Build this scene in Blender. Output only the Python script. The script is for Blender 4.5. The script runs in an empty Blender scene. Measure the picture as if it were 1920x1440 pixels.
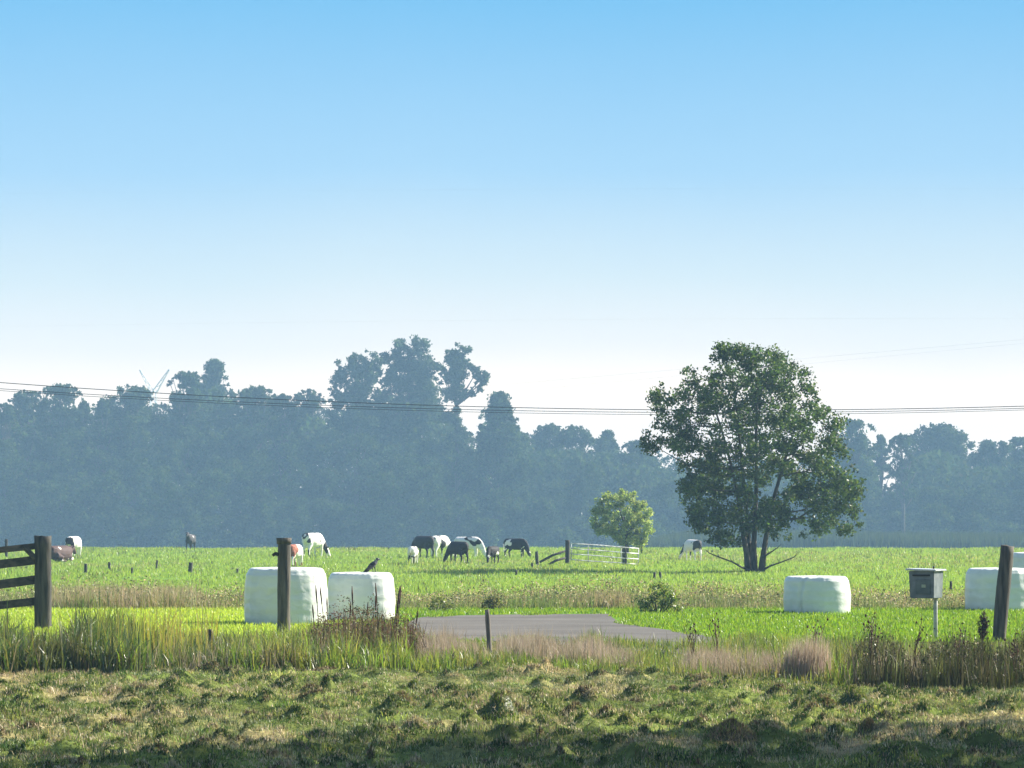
import bpy, bmesh, math, random
import numpy as np
from mathutils import Vector, Matrix

rng = np.random.default_rng(7)
random.seed(7)
scene = bpy.context.scene
COL = scene.collection
F, HC, HOR = 6500.0, 2.0, 971.0          # focal length (photo pixels), eye height, horizon row
TH = math.atan((HOR - 720.0) / F)
SUN_AZ, SUN_EL = math.radians(64), math.radians(33)

# ------------------------------------------------------------------ helpers
def at(X, Y, d):
    x, y = (X - 960.0) / F, -(Y - 720.0) / F
    dy = math.cos(TH) - y * math.sin(TH)
    dz = math.sin(TH) + y * math.cos(TH)
    t = d / dy
    return Vector((x * t, d, HC + dz * t))
def gd(Y): return HC * F / (Y - HOR)                     # depth of flat ground seen at a row
def ground(X, Y): d = gd(Y); return Vector(((X - 960.0) / F * d, d, 0.0))
def ppm(d): return F / d

def tag(o, label=None, cat=None, group=None, kind=None):
    if label: o['label'] = label
    if cat: o['category'] = cat
    if group: o['group'] = group
    if kind: o['kind'] = kind
    return o
def link(name, me, mat=None, parent=None, loc=None, smooth=False):
    o = bpy.data.objects.new(name, me); COL.objects.link(o)
    if mat is not None and me is not None:
        for m in (mat if isinstance(mat, (list, tuple)) else [mat]): me.materials.append(m)
    if parent is not None: o.parent = parent
    if loc is not None: o.location = loc
    if smooth and me is not None:
        me.polygons.foreach_set('use_smooth', np.ones(len(me.polygons), bool))
    return o
def empty(name, loc, rz=0.0):
    o = bpy.data.objects.new(name, None); COL.objects.link(o)
    o.location = loc; o.rotation_euler = (0, 0, rz); o.empty_display_size = .2
    return o
def np_mesh(name, verts, faces_list, cols=None):
    """faces_list: list of (M,k) index arrays."""
    me = bpy.data.meshes.new(name)
    verts = np.ascontiguousarray(verts, np.float32)
    me.vertices.add(len(verts)); me.vertices.foreach_set('co', verts.ravel())
    nl = sum(f.size for f in faces_list); nf = sum(len(f) for f in faces_list)
    me.loops.add(nl); me.polygons.add(nf)
    me.loops.foreach_set('vertex_index', np.concatenate([f.ravel() for f in faces_list]).astype(np.int32))
    tot = np.concatenate([np.full(len(f), f.shape[1], np.int32) for f in faces_list])
    st = np.zeros(nf, np.int32); st[1:] = np.cumsum(tot)[:-1]
    me.polygons.foreach_set('loop_start', st)
    if cols is not None:
        a = me.attributes.new('Col', 'FLOAT_COLOR', 'POINT')
        c = np.ones((len(verts), 4), np.float32); c[:, :3] = cols
        a.data.foreach_set('color', c.ravel())
    me.update(calc_edges=True); me.validate()
    return me
def vn(x, y, seed=0):
    """smooth value noise, 0..1"""
    x = np.asarray(x, float); y = np.asarray(y, float)
    xi, yi = np.floor(x).astype(np.int64), np.floor(y).astype(np.int64)
    fx, fy = x - xi, y - yi
    fx, fy = fx * fx * (3 - 2 * fx), fy * fy * (3 - 2 * fy)
    def h(a, b):
        n = (a * 374761393 + b * 668265263 + seed * 982451653) & 0x7fffffff
        n = ((n ^ (n >> 13)) * 1274126177) & 0x7fffffff
        return ((n ^ (n >> 16)) & 0xffff) / 65535.0
    return (h(xi, yi) * (1 - fx) + h(xi + 1, yi) * fx) * (1 - fy) + (h(xi, yi + 1) * (1 - fx) + h(xi + 1, yi + 1) * fx) * fy
def fbm(x, y, seed=0, o=3):
    s, a, t = 0, 1.0, 0
    for k in range(o):
        s = s + a * vn(np.asarray(x) * 2 ** k, np.asarray(y) * 2 ** k, seed + k * 17); t += a; a *= .5
    return s / t
def cf(X, y, sx, sy, seed, lo=.3, hi=1.25):
    return lo + (hi - lo) * np.clip((fbm(np.asarray(X) / sx, np.asarray(y) / sy, seed, 2) - .27) / .46, 0, 1)
def in_poly(px, py, poly):
    r = np.zeros(len(px), bool); n = len(poly)
    for i in range(n):
        (x1, y1), (x2, y2) = poly[i], poly[(i + 1) % n]
        c = ((y1 > py) != (y2 > py)) & (px < (x2 - x1) * (py - y1) / (y2 - y1 + 1e-12) + x1)
        r ^= c
    return r

# ------------------------------------------------------------------ materials
def new_mat(name):
    m = bpy.data.materials.new(name); m.use_nodes = True
    nt = m.node_tree; nt.nodes.clear()
    out = nt.nodes.new('ShaderNodeOutputMaterial')
    return m, nt, out
def N(nt, t, **kw):
    n = nt.nodes.new(t)
    for k, v in kw.items():
        if k in n.inputs.keys(): n.inputs[k].default_value = v
        else: setattr(n, k, v)
    return n
def leaf_mat(name, trans=.45, gloss=.06, rough=.35, tint=(1.1, 1.15, .55), tboost=1.3):
    m, nt, out = new_mat(name); L = nt.links.new
    at_ = N(nt, 'ShaderNodeAttribute', attribute_name='Col')
    d = N(nt, 'ShaderNodeBsdfDiffuse'); t = N(nt, 'ShaderNodeBsdfTranslucent')
    mul = N(nt, 'ShaderNodeMix', data_type='RGBA', blend_type='MULTIPLY'); mul.inputs[0].default_value = 1
    mul.inputs[7].default_value = (tint[0] * tboost, tint[1] * tboost, tint[2] * tboost, 1)
    L(at_.outputs['Color'], mul.inputs[6]); L(mul.outputs[2], t.inputs['Color']); L(at_.outputs['Color'], d.inputs['Color'])
    mx = N(nt, 'ShaderNodeMixShader'); mx.inputs[0].default_value = trans
    L(d.outputs[0], mx.inputs[1]); L(t.outputs[0], mx.inputs[2])
    last = mx
    if gloss > 0:
        g = N(nt, 'ShaderNodeBsdfGlossy'); g.inputs['Roughness'].default_value = rough; g.inputs['Color'].default_value = (1, 1, 1, 1)
        m2 = N(nt, 'ShaderNodeMixShader'); m2.inputs[0].default_value = gloss
        L(mx.outputs[0], m2.inputs[1]); L(g.outputs[0], m2.inputs[2]); last = m2
    L(last.outputs[0], out.inputs[0])
    return m
def noise_mat(name, c1, c2, scale=8, rough=.85, stretch=(1, 1, 1), bump=.3, detail=6, lo=.35, hi=.65, metallic=0., coords='Object', spec=.3):
    m, nt, out = new_mat(name); L = nt.links.new
    tc = N(nt, 'ShaderNodeTexCoord'); mp = N(nt, 'ShaderNodeMapping'); mp.inputs['Scale'].default_value = stretch
    L(tc.outputs[coords], mp.inputs[0])
    nz = N(nt, 'ShaderNodeTexNoise'); nz.inputs['Scale'].default_value = scale; nz.inputs['Detail'].default_value = detail
    L(mp.outputs[0], nz.inputs['Vector'])
    cr = N(nt, 'ShaderNodeValToRGB'); e = cr.color_ramp.elements
    e[0].position, e[1].position = lo, hi; e[0].color = (*c1, 1); e[1].color = (*c2, 1)
    L(nz.outputs['Fac'], cr.inputs[0])
    b = N(nt, 'ShaderNodeBsdfPrincipled'); b.inputs['Roughness'].default_value = rough; b.inputs['Metallic'].default_value = metallic
    b.inputs['Specular IOR Level'].default_value = spec
    L(cr.outputs[0], b.inputs['Base Color'])
    if bump:
        bp = N(nt, 'ShaderNodeBump'); bp.inputs['Strength'].default_value = bump; bp.inputs['Distance'].default_value = .02
        L(nz.outputs['Fac'], bp.inputs['Height']); L(bp.outputs[0], b.inputs['Normal'])
    L(b.outputs[0], out.inputs[0])
    return m

M_GRASS = leaf_mat('grass_blades', .5, .03, .4)
M_MOWN = leaf_mat('mown_blades', .22, .02, .45, tint=(1.05, 1.1, .7))
M_WEED = leaf_mat('weed_blades', .12, .02, .45)
M_DRY = leaf_mat('dry_blades', .35, .02, .5, tint=(1.03, 1.0, .82), tboost=1.0)
M_REED = leaf_mat('reed_blades', .35, .04, .4)
M_LEAF = leaf_mat('tree_leaves', .42, .025, .42)
M_FAR = leaf_mat('far_leaves', .25, 0, .4)
M_BARK = noise_mat('bark', (.035, .03, .024), (.10, .085, .065), 14, stretch=(1, 1, .2), bump=.6)
M_POST = noise_mat('weathered_post', (.035, .033, .028), (.13, .115, .09), 16, stretch=(1, 1, .12), bump=.7)
M_POSTD = noise_mat('dark_post', (.02, .02, .018), (.08, .075, .062), 18, stretch=(1, 1, .1), bump=.7)
M_RAIL = noise_mat('dark_rail', (.022, .02, .02), (.07, .06, .05), 15, stretch=(.1, 1, 1), bump=.5)
M_GALV = noise_mat('galvanised_steel', (.22, .22, .23), (.78, .78, .78), 5, rough=.4, metallic=.0, bump=.1, spec=.6)  # pale noise patches paint broken highlights along the gate bars
M_WIRE = noise_mat('cable', (.012, .012, .014), (.03, .03, .03), 3, bump=0)
M_WIREP = noise_mat('pale_cable', (.25, .27, .3), (.3, .32, .35), 3, bump=0)
M_STEEL = noise_mat('pylon_steel', (.55, .58, .6), (.7, .72, .74), 3, rough=.5, bump=0)
M_STALK = noise_mat('dead_stalk', (.035, .02, .013), (.12, .06, .035), 20, bump=.2)

# ------------------------------------------------------------------ vegetation builders
PAL = {
 'mown':  [(.19, .25, .045), (.14, .21, .038), (.31, .33, .075), (.38, .36, .12), (.06, .11, .026)],
 'hay':   [(.43, .35, .22), (.35, .29, .17), (.52, .43, .29), (.28, .22, .14)],
 'lawn':  [(.125, .20, .014), (.15, .23, .018), (.10, .18, .014), (.19, .25, .03)],
 'lawny': [(.29, .36, .05), (.25, .34, .045), (.33, .38, .07)],
 'past':  [(.20, .28, .065), (.23, .30, .075), (.16, .24, .05), (.28, .31, .10), (.18, .27, .055)],
 'reed':  [(.05, .095, .018), (.03, .065, .018), (.09, .145, .026), (.19, .23, .045), (.04, .08, .025), (.17, .14, .08), (.06, .11, .028), (.12, .11, .05)],
 'wild':  [(.10, .16, .028), (.13, .19, .035), (.06, .11, .025), (.19, .21, .055), (.22, .19, .09), (.10, .15, .03), (.15, .12, .06)],
 'dry':   [(.36, .29, .22), (.42, .34, .27), (.30, .24, .18), (.25, .23, .12), (.40, .31, .26)],
 'rough': [(.20, .24, .07), (.27, .25, .12), (.15, .22, .05), (.30, .25, .16), (.18, .26, .06), (.14, .22, .05)],
 'dock':  [(.10, .05, .035), (.08, .038, .028), (.15, .10, .05), (.20, .16, .08), (.06, .035, .025), (.10, .13, .035)],
 'weed':  [(.035, .045, .018), (.06, .075, .022), (.10, .11, .04), (.20, .20, .08), (.045, .033, .022), (.12, .095, .065)],
}
def pick(pal, n, jit=.18):
    p = np.array(PAL[pal] if isinstance(pal, str) else pal)
    c = p[rng.integers(0, len(p), n)]
    return np.clip(c * (1 + rng.normal(0, jit, (n, 1))) * (1 + rng.normal(0, .05, (n, 3))), .008, .9)
def blade_arrays(P, H, W, C, lean=.35, lean_dir=None, droop=.0):
    n = len(P); H = np.broadcast_to(H, n).astype(float); W = np.broadcast_to(W, n).astype(float)
    a = rng.uniform(0, 2 * np.pi, n); b = rng.uniform(0, 2 * np.pi, n)
    ln = (np.abs(rng.normal(0, lean, n)) * np.where(rng.uniform(0, 1, n) < .2, 2.2, 1)).clip(0, 1.5)
    hx, hy = np.cos(b) * ln, np.sin(b) * ln
    if lean_dir is not None: hx = hx + lean_dir[0]; hy = hy + lean_dir[1]
    s = np.stack([np.cos(a), np.sin(a), np.zeros(n)], 1) * (W / 2)[:, None]
    k = 1 / np.sqrt(1 + hx ** 2 + hy ** 2)
    mid = P + np.stack([hx * .38 * k, hy * .38 * k, .6 * (.5 + .5 * k)], 1) * H[:, None]
    tip = P + np.stack([hx * k * 1.0, hy * k * 1.0, k * (1 - droop * ln)], 1) * H[:, None]
    V = np.stack([P - s, P + s, mid - s * .8, mid + s * .8, tip], 1).reshape(-1, 3)
    i = np.arange(n)[:, None] * 5
    q = i + np.array([[0, 1, 3, 2]]); t = i + np.array([[2, 3, 4]])
    return V, q, t, np.repeat(C, 5, 0)
class Bunch:
    def __init__(s): s.V, s.Q, s.T, s.C, s.n = [], [], [], [], 0
    def add(s, V, q, t, C):
        s.V.append(V); s.C.append(C)
        if q is not None: s.Q.append(q + s.n)
        if t is not None: s.T.append(t + s.n)
        s.n += len(V)
    def blades(s, *a, **k): s.add(*blade_arrays(*a, **k)); return s
    def leaves(s, P, size, C, up=.3, aspect=.62):
        n = len(P); size = np.broadcast_to(size, n)
        nrm = rng.normal(0, 1, (n, 3)); nrm[:, 2] += up; nrm /= np.linalg.norm(nrm, axis=1)[:, None]
        r = rng.normal(0, 1, (n, 3)); u = np.cross(nrm, r); u /= np.linalg.norm(u, axis=1)[:, None] + 1e-9
        v = np.cross(nrm, u); u = u * (size / 2)[:, None]; v = v * (size / 2 * aspect)[:, None]
        bend = nrm * (size * .12)[:, None]
        V = np.stack([P - u - bend, P - v, P + u - bend, P + v], 1).reshape(-1, 3)
        q = np.arange(n)[:, None] * 4 + np.array([[0, 1, 2, 3]])
        s.add(V, q, None, np.repeat(C, 4, 0)); return s
    def build(s, name, mat, parent=None, loc=None):
        fl = []
        if s.Q: fl.append(np.concatenate(s.Q))
        if s.T: fl.append(np.concatenate(s.T))
        me = np_mesh(name, np.concatenate(s.V), fl, np.concatenate(s.C))
        return link(name, me, mat, parent, loc)
def tube(bm, pts, rad, seg=8, cap=True):
    pts = [Vector(p) for p in pts]; rad = rad if hasattr(rad, '__len__') else [rad] * len(pts)
    rings = []; prev = None
    for i, p in enumerate(pts):
        d = (pts[min(i + 1, len(pts) - 1)] - pts[max(i - 1, 0)]).normalized()
        ref = prev if prev is not None else (Vector((0, 1, 0)) if abs(d.y) < .9 else Vector((1, 0, 0)))
        u = (ref - d * ref.dot(d)).normalized(); v = d.cross(u); prev = u
        r = rad[i] if hasattr(rad[i], '__len__') else (rad[i], rad[i])
        rings.append([bm.verts.new(p + u * (math.cos(k * 2 * math.pi / seg) * r[0]) + v * (math.sin(k * 2 * math.pi / seg) * r[1])) for k in range(seg)])
    for a, b in zip(rings, rings[1:]):
        for k in range(seg): bm.faces.new((a[k], a[(k + 1) % seg], b[(k + 1) % seg], b[k]))
    if cap:
        bm.faces.new(list(reversed(rings[0]))); bm.faces.new(rings[-1])
    return rings
def bm_obj(name, bm, mat, parent=None, loc=None, smooth=True):
    bmesh.ops.recalc_face_normals(bm, faces=bm.faces)
    me = bpy.data.meshes.new(name); bm.to_mesh(me); bm.free()
    return link(name, me, mat, parent, loc, smooth)
def box(bm, c, s, rot=None):
    m = Matrix.Translation(c)
    if rot is not None: m = m @ rot
    m = m @ Matrix.Diagonal((*s, 1))
    return bmesh.ops.create_cube(bm, size=1, matrix=m)['verts']

# ------------------------------------------------------------------ terrain
EX = np.array([-700, -100, 300, 450, 800, 1000, 1160, 1290, 1450, 1610, 1920, 2700])
ED = np.array([gd(y) for y in (1268, 1266, 1264, 1262, 1262, 1254, 1264, 1270, 1280, 1288, 1294, 1298)])
def px_of(x, y): return 960 + x / np.maximum(y, 1) * F
def edge_px(X): return np.interp(X, EX, ED) + 1.7 * (fbm((np.asarray(X, float) - 960) / 165, 0 * np.asarray(X, float), 55, 3) - .5)
def edge(x, y): return edge_px(px_of(x, y))
MOUNDS = []          # x, y, radius x, radius y, height
def mound(X, Y, wpx, hpx):
    g = ground(X, Y); s = ppm(g.y)
    MOUNDS.append((g.x, g.y + .15, wpx / s / 2.1, wpx / s / 1.9, 1.25 * hpx / s))
for a in [(560, 1352, 60, 16), (1320, 1300, 60, 16), (1460, 1300, 55, 18), (1720, 1350, 90, 16), (1880, 1345, 70, 18), (1790, 1318, 60, 12),
          (150, 1310, 40, 12), (55, 1300, 40, 14), (395, 1262, 50, 14), (480, 1262, 60, 14), (1340, 1270, 90, 20), (1460, 1280, 90, 16), (300, 1380, 70, 18), (420, 1395, 60, 20), (700, 1392, 90, 20), (250, 1330, 50, 12),
          (880, 1300, 90, 14), (1070, 1290, 40, 14), (1120, 1282, 60, 14), (1180, 1280, 50, 12), (1850, 1400, 80, 18), (950, 1395, 50, 20), (1150, 1410, 80, 24), (560, 1410, 90, 22), (120, 1420, 90, 20), (1500, 1420, 100, 22)]:
    mound(*a)
NH0 = len(MOUNDS)
for _ in range(880):
    Y = rng.uniform(1262, 1470); X = rng.uniform(-420, 2340)
    mound(X, Y, rng.uniform(20, 64), rng.uniform(5, 15))
MOUNDS = np.array(MOUNDS)
def height(x, y):
    x = np.asarray(x, float); y = np.asarray(y, float)
    z = np.zeros_like(x)
    e = edge(x, y)
    fg = np.clip((e + 1.0 - y) / 2.0, 0, 1) * np.clip((y - 15) / 6, 0, 1) * (np.abs(x) < 14)
    if np.any(fg > 0):
        idx = np.nonzero(fg > 0); xx, yy = x[idx], y[idx]; zz = np.zeros_like(xx)
        for (mx, my, rx, ry, h) in MOUNDS:
            k = (np.abs(xx - mx) < 2.2 * rx) & (np.abs(yy - my) < 2.2 * ry)
            if k.any():
                q = ((xx[k] - mx) / rx) ** 2 + ((yy[k] - my) / ry) ** 2
                wob = .25 + 1.5 * fbm(xx[k] * 4.5 + mx * 7, yy[k] * 4.5, 13, 2)
                zz[k] = np.maximum(zz[k], h * wob * np.exp(-1.1 * (q * (.6 + .8 * vn(xx[k] * 3.2, yy[k] * 3.2 + mx * 5, 14))) ** 1.4))
        zz += .26 * (fbm(xx / .38, yy / .5, 3, 4) - .5) + .05 * (vn(xx / 2.5, yy / 3, 9) - .5)
        z[idx] += zz * fg[idx]
    # rough pasture, crest and the dip behind it
    p = np.clip((y - 82) / 20, 0, 1)
    z += p * (.16 * (fbm(x / 6, y / 9, 21, 3) - .5) + .10 * (vn(x / 1.4, y / 2.2, 5) - .5))
    t = np.clip((y - 220) / 110, 0, 1); z += -4.2 * t * t * (3 - 2 * t)
    return z
ys = np.concatenate([np.linspace(-60, 24, 22)[:-1], np.arange(24, 47.5, .085), np.arange(47.5, 82, .6), np.geomspace(82, 232, 150), np.geomspace(236, 1500, 60)])
u = np.concatenate([-np.geomspace(40, 1.08, 18), np.linspace(-1.05, 1.05, 340), np.geomspace(1.08, 40, 18)])
w = np.clip(ys * .165 + 1.2, 3.0, None)
w = np.where(ys > 200, np.minimum(w, 60), w)
GX = u[None, :] * np.minimum(w, 18 + 0 * w)[:, None] if False else u[None, :] * w[:, None]
GX = np.clip(GX, -900, 900)
GY = np.repeat(ys[:, None], len(u), 1)
GZ = height(GX, GY)
def zone_cols(x, y):
    n1, n2, n3 = fbm(x / .7, y / 1.2, 31, 3), fbm(x / 2.5, y / 5, 41, 3), fbm(x / 9, y / 16, 51, 3)
    X = px_of(x, y); e = edge(x, y)
    mown = np.array([.10, .12, .035]); hay = np.array([.38, .30, .16]); dark = np.array([.045, .06, .022])
    k = np.clip((n1 - .38) * 4, 0, 1)[..., None]; k2 = np.clip((n2 - .45) * 5, 0, 1)[..., None]
    c_m = mown * (1 - k) + (hay * k2 + np.array([.15, .19, .05]) * (1 - k2)) * k
    c_b = np.array([.085, .10, .03]) * (.6 + .8 * n1[..., None])
    left = np.clip((620 - X) / 120, 0, 1)[..., None]
    c_l = (np.array([.12, .23, .03]) * (1 - left) + np.array([.25, .32, .04]) * left) * (.75 + .5 * n1[..., None])
    c_r = np.array([.20, .20, .07]) * (.7 + .6 * n1[..., None])
    c_p = (np.array([.15, .25, .05]) * (1 - .8 * np.clip((n3 - .5) * 4, 0, 1)[..., None]) + np.array([.24, .25, .10]) * .8 * np.clip((n3 - .5) * 4, 0, 1)[..., None]) * (.75 + .5 * n2[..., None])
    def st(a, b): return np.clip((y - a) / (b - a), 0, 1)[..., None]
    t1 = np.clip((y - e + .3) / .8, 0, 1)[..., None]; lo = 56 + 3 * (n2[..., None] - .5)
    t2 = np.clip((y[..., None] - lo) / 2, 0, 1)
    t3 = st(74.6, 75.6); t4 = st(80, 92)
    c = c_m * (1 - t1) + c_b * t1; c = c * (1 - t2) + c_l * t2; c = c * (1 - t3) + c_r * t3; c = c * (1 - t4) + c_p * t4
    return c
V = np.stack([GX, GY, GZ], -1).reshape(-1, 3); nr, nc = GX.shape
ii = (np.arange(nr - 1)[:, None] * nc + np.arange(nc - 1)[None, :]).ravel()
Q = np.stack([ii, ii + 1, ii + nc + 1, ii + nc], 1)
m, nt, out = new_mat('meadow_ground'); L = nt.links.new
a_ = N(nt, 'ShaderNodeAttribute', attribute_name='Col'); tc = N(nt, 'ShaderNodeTexCoord')
nz = N(nt, 'ShaderNodeTexNoise'); nz.inputs['Scale'].default_value = 9; nz.inputs['Detail'].default_value = 8; L(tc.outputs['Object'], nz.inputs['Vector'])
mr = N(nt, 'ShaderNodeMapRange'); mr.inputs[1].default_value = .3; mr.inputs[2].default_value = .7; mr.inputs[3].default_value = .55; mr.inputs[4].default_value = 1.4; L(nz.outputs['Fac'], mr.inputs[0])
mu = N(nt, 'ShaderNodeMix', data_type='RGBA', blend_type='MULTIPLY'); mu.inputs[0].default_value = 1; L(a_.outputs['Color'], mu.inputs[6]); L(mr.outputs[0], mu.inputs[7])
df = N(nt, 'ShaderNodeBsdfDiffuse'); L(mu.outputs[2], df.inputs['Color'])
bp = N(nt, 'ShaderNodeBump'); bp.inputs['Strength'].default_value = .6; bp.inputs['Distance'].default_value = .05; L(nz.outputs['Fac'], bp.inputs['Height']); L(bp.outputs[0], df.inputs['Normal'])
L(df.outputs[0], out.inputs[0])
g = link('ground', np_mesh('ground', V, [Q], zone_cols(GX, GY).reshape(-1, 3)), m, smooth=True); tag(g, kind='structure')

# road
RPX = [(748, 1196), (756, 1176), (775, 1161), (800, 1156), (880, 1154), (1000, 1152), (1142, 1151.5), (1147, 1158), (1158, 1165), (1185, 1171), (1220, 1177), (1290, 1187), (1345, 1197), (1400, 1216),
       (1360, 1232), (1200, 1221), (1000, 1206), (850, 1199)]
RP = [(ground(*p).x, ground(*p).y) for p in RPX]
bm = bmesh.new()
f = bm.faces.new([bm.verts.new((x, y, .012)) for x, y in RP]); bmesh.ops.triangulate(bm, faces=[f])
m, nt, out = new_mat('worn_asphalt'); L = nt.links.new
tc = N(nt, 'ShaderNodeTexCoord'); n1 = N(nt, 'ShaderNodeTexNoise'); n1.inputs['Scale'].default_value = 60; n1.inputs['Detail'].default_value = 4
mp = N(nt, 'ShaderNodeMapping'); mp.inputs['Scale'].default_value = (.25, .6, 1); L(tc.outputs['Object'], mp.inputs[0])
n2 = N(nt, 'ShaderNodeTexNoise'); n2.inputs['Scale'].default_value = 1.5; n2.inputs['Detail'].default_value = 6; L(tc.outputs['Object'], n1.inputs['Vector']); L(mp.outputs[0], n2.inputs['Vector'])
ad = N(nt, 'ShaderNodeMath', operation='ADD'); L(n1.outputs['Fac'], ad.inputs[0]); L(n2.outputs['Fac'], ad.inputs[1])
cr = N(nt, 'ShaderNodeValToRGB'); e = cr.color_ramp.elements; e[0].position, e[1].position = .38, .62; e[0].color = (.072, .066, .058, 1); e[1].color = (.155, .143, .126, 1)
hv = N(nt, 'ShaderNodeMath', operation='MULTIPLY'); hv.inputs[1].default_value = .5; L(ad.outputs[0], hv.inputs[0]); L(hv.outputs[0], cr.inputs[0])
pb = N(nt, 'ShaderNodeBsdfPrincipled'); pb.inputs['Roughness'].default_value = .9; pb.inputs['Specular IOR Level'].default_value = .15; L(cr.outputs[0], pb.inputs['Base Color']); L(pb.outputs[0], out.inputs[0])
tag(bm_obj('road', bm, m, smooth=False), kind='structure')

def scatter(n, x0, x1, d0, d1, over=None, margin=0):
    """n ground points between photo columns x0..x1 (as bearings) and depths d0..d1"""
    d = np.sqrt(rng.uniform(d0 ** 2, d1 ** 2, n)) if not callable(d0) else None
    X = rng.uniform(x0, x1, n)
    if d is None:
        a = d0(X); b = d1(X); d = a + (b - a) * rng.uniform(0, 1, n)
    x = (X - 960) / F * d
    return x, d, X
def P3(x, y, dz=0): return np.stack([x, y, height(x, y) + dz], 1)
edgeX = edge_px

# ------------------------------------------------------------------ foreground mown grass
n = 540000
x, y, X = scatter(n, -450, 2370, 26.0, 46.5)
k = y < edge(x, y) + .15; x, y = x[k], y[k]
n1, n2 = fbm(x / .7, y / 1.2, 31, 3), fbm(x / 2.5, y / 5, 41, 3)
hayp = np.clip((n1 - .36) * 3.4, 0, 1) * np.clip((n2 - .30) * 4, 0, 1)
h0 = height(x, y)
ish = rng.uniform(0, 1, len(x)) < .12 + hayp * .8
C = pick('mown', len(x)); C[ish] = pick('hay', ish.sum())
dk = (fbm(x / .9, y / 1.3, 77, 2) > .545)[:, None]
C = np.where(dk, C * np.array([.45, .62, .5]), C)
hh = rng.uniform(.012, .036, len(x)); lie = ish
b = Bunch()
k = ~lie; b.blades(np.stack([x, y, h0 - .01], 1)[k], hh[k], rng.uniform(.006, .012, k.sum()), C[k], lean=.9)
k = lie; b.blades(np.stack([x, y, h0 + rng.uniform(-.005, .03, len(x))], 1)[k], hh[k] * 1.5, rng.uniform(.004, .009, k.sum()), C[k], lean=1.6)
for q, (mx, my, rx, ry, h) in enumerate(MOUNDS):
    if rng.uniform() < .25 or my > float(edge(np.array([mx]), np.array([my]))[0]) - .1: continue
    nb = int(np.clip(720 * (rx / .2) ** 2, 80, 2000)); rr = rng.uniform(0, 1, nb) ** .6 * .95; aa = rng.uniform(0, 6.28, nb)
    px, py = mx + rx * rr * np.cos(aa) * rng.uniform(.75, 1.1), my + ry * rr * np.sin(aa); kind = rng.uniform()
    C = pick('mown' if kind < .72 else 'hay', nb, .22) * (np.array([.24, .34, .28]) if kind < .55 else np.array([.62, .72, .6]) if kind < .72 else np.array([.30, .27, .25]) if kind < .88 else np.array([.9, .9, .9]))
    wl_ = rng.uniform(0, 1, nb) < .15; C[wl_] = pick('hay', wl_.sum())
    b.blades(np.stack([px, py, height(px, py) - .01], 1), rng.uniform(.03, .085, nb) * (1 - .5 * rr), rng.uniform(.005, .012, nb), C, lean=.8, droop=.3)
nt_ = 6400; x, y, X = scatter(nt_, -450, 2370, 26.5, 46.5)
k = (y < edge(x, y) + .1) & (vn(x / .8, y / 1.1, 88) > .42); x, y = x[k], y[k]; nt_ = len(x)
tc_ = pick('mown', nt_, .25); hy = rng.uniform(0, 1, nt_) < .3; tc_[hy] = pick('hay', hy.sum()); dkt = (~hy) & (rng.uniform(0, 1, nt_) < .6); tc_[dkt] *= np.array([.28, .4, .32]); tc_[hy & (rng.uniform(0, 1, nt_) < .4)] *= .45
th_ = rng.uniform(.04, .125, nt_); i = np.repeat(np.arange(nt_), 34); n = len(i); sp = rng.uniform(.04, .15, nt_)[i]
px, py = x[i] + rng.normal(0, 1, n) * sp, y[i] + rng.normal(0, 1, n) * sp * .8
b.blades(np.stack([px, py, height(px, py) - .01], 1), th_[i] * rng.uniform(.5, 1.1, n), rng.uniform(.005, .011, n), tc_[i] * rng.uniform(.7, 1.3, (n, 1)), lean=.9, droop=.3)
tag(b.build('mown_grass', M_MOWN), 'short mown grass and scattered hay across the lumpy near field', 'mown grass', kind='stuff')

# heaps of cut grass that stand out
HEAPS = [(932, 1350, 74, 42, 'tallest peaked dark heap of cut grass, below the small fence post by the road'),
         (752, 1333, 60, 22, 'flat wedge of dark cut grass below the red-brown dock patch'),
         (772, 1306, 40, 28, 'upright green tuft left standing on the mown field below the docks'),
         (1604, 1324, 70, 38, 'broad rounded green heap of cut grass below the tall pale grass tuft'),
         (1626, 1378, 52, 26, 'small pointed brown heap of cut grass under the broad rounded green heap'),
         (1232, 1358, 46, 24, 'small round dark heap of cut grass below the end of the road'),
         (1372, 1398, 110, 34, 'wide low brown heap of withered cut grass right of the field centre'),
         (1664, 1438, 130, 44, 'largest dark heap of cut grass in the shade at the very bottom edge'),
         (538, 1291, 58, 24, 'dark heap of cut grass below the leaning middle of the left bank'),
         (1548, 1328, 44, 16, 'low dark brown clod of cut grass left of the broad green heap'),
         (1172, 1360, 34, 18, 'tiny dark heap of cut grass just left of the small round one'),
         (1720, 1312, 52, 22, 'blunt dark heap of cut grass in front of the dark weeds below the mailbox')]
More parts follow.
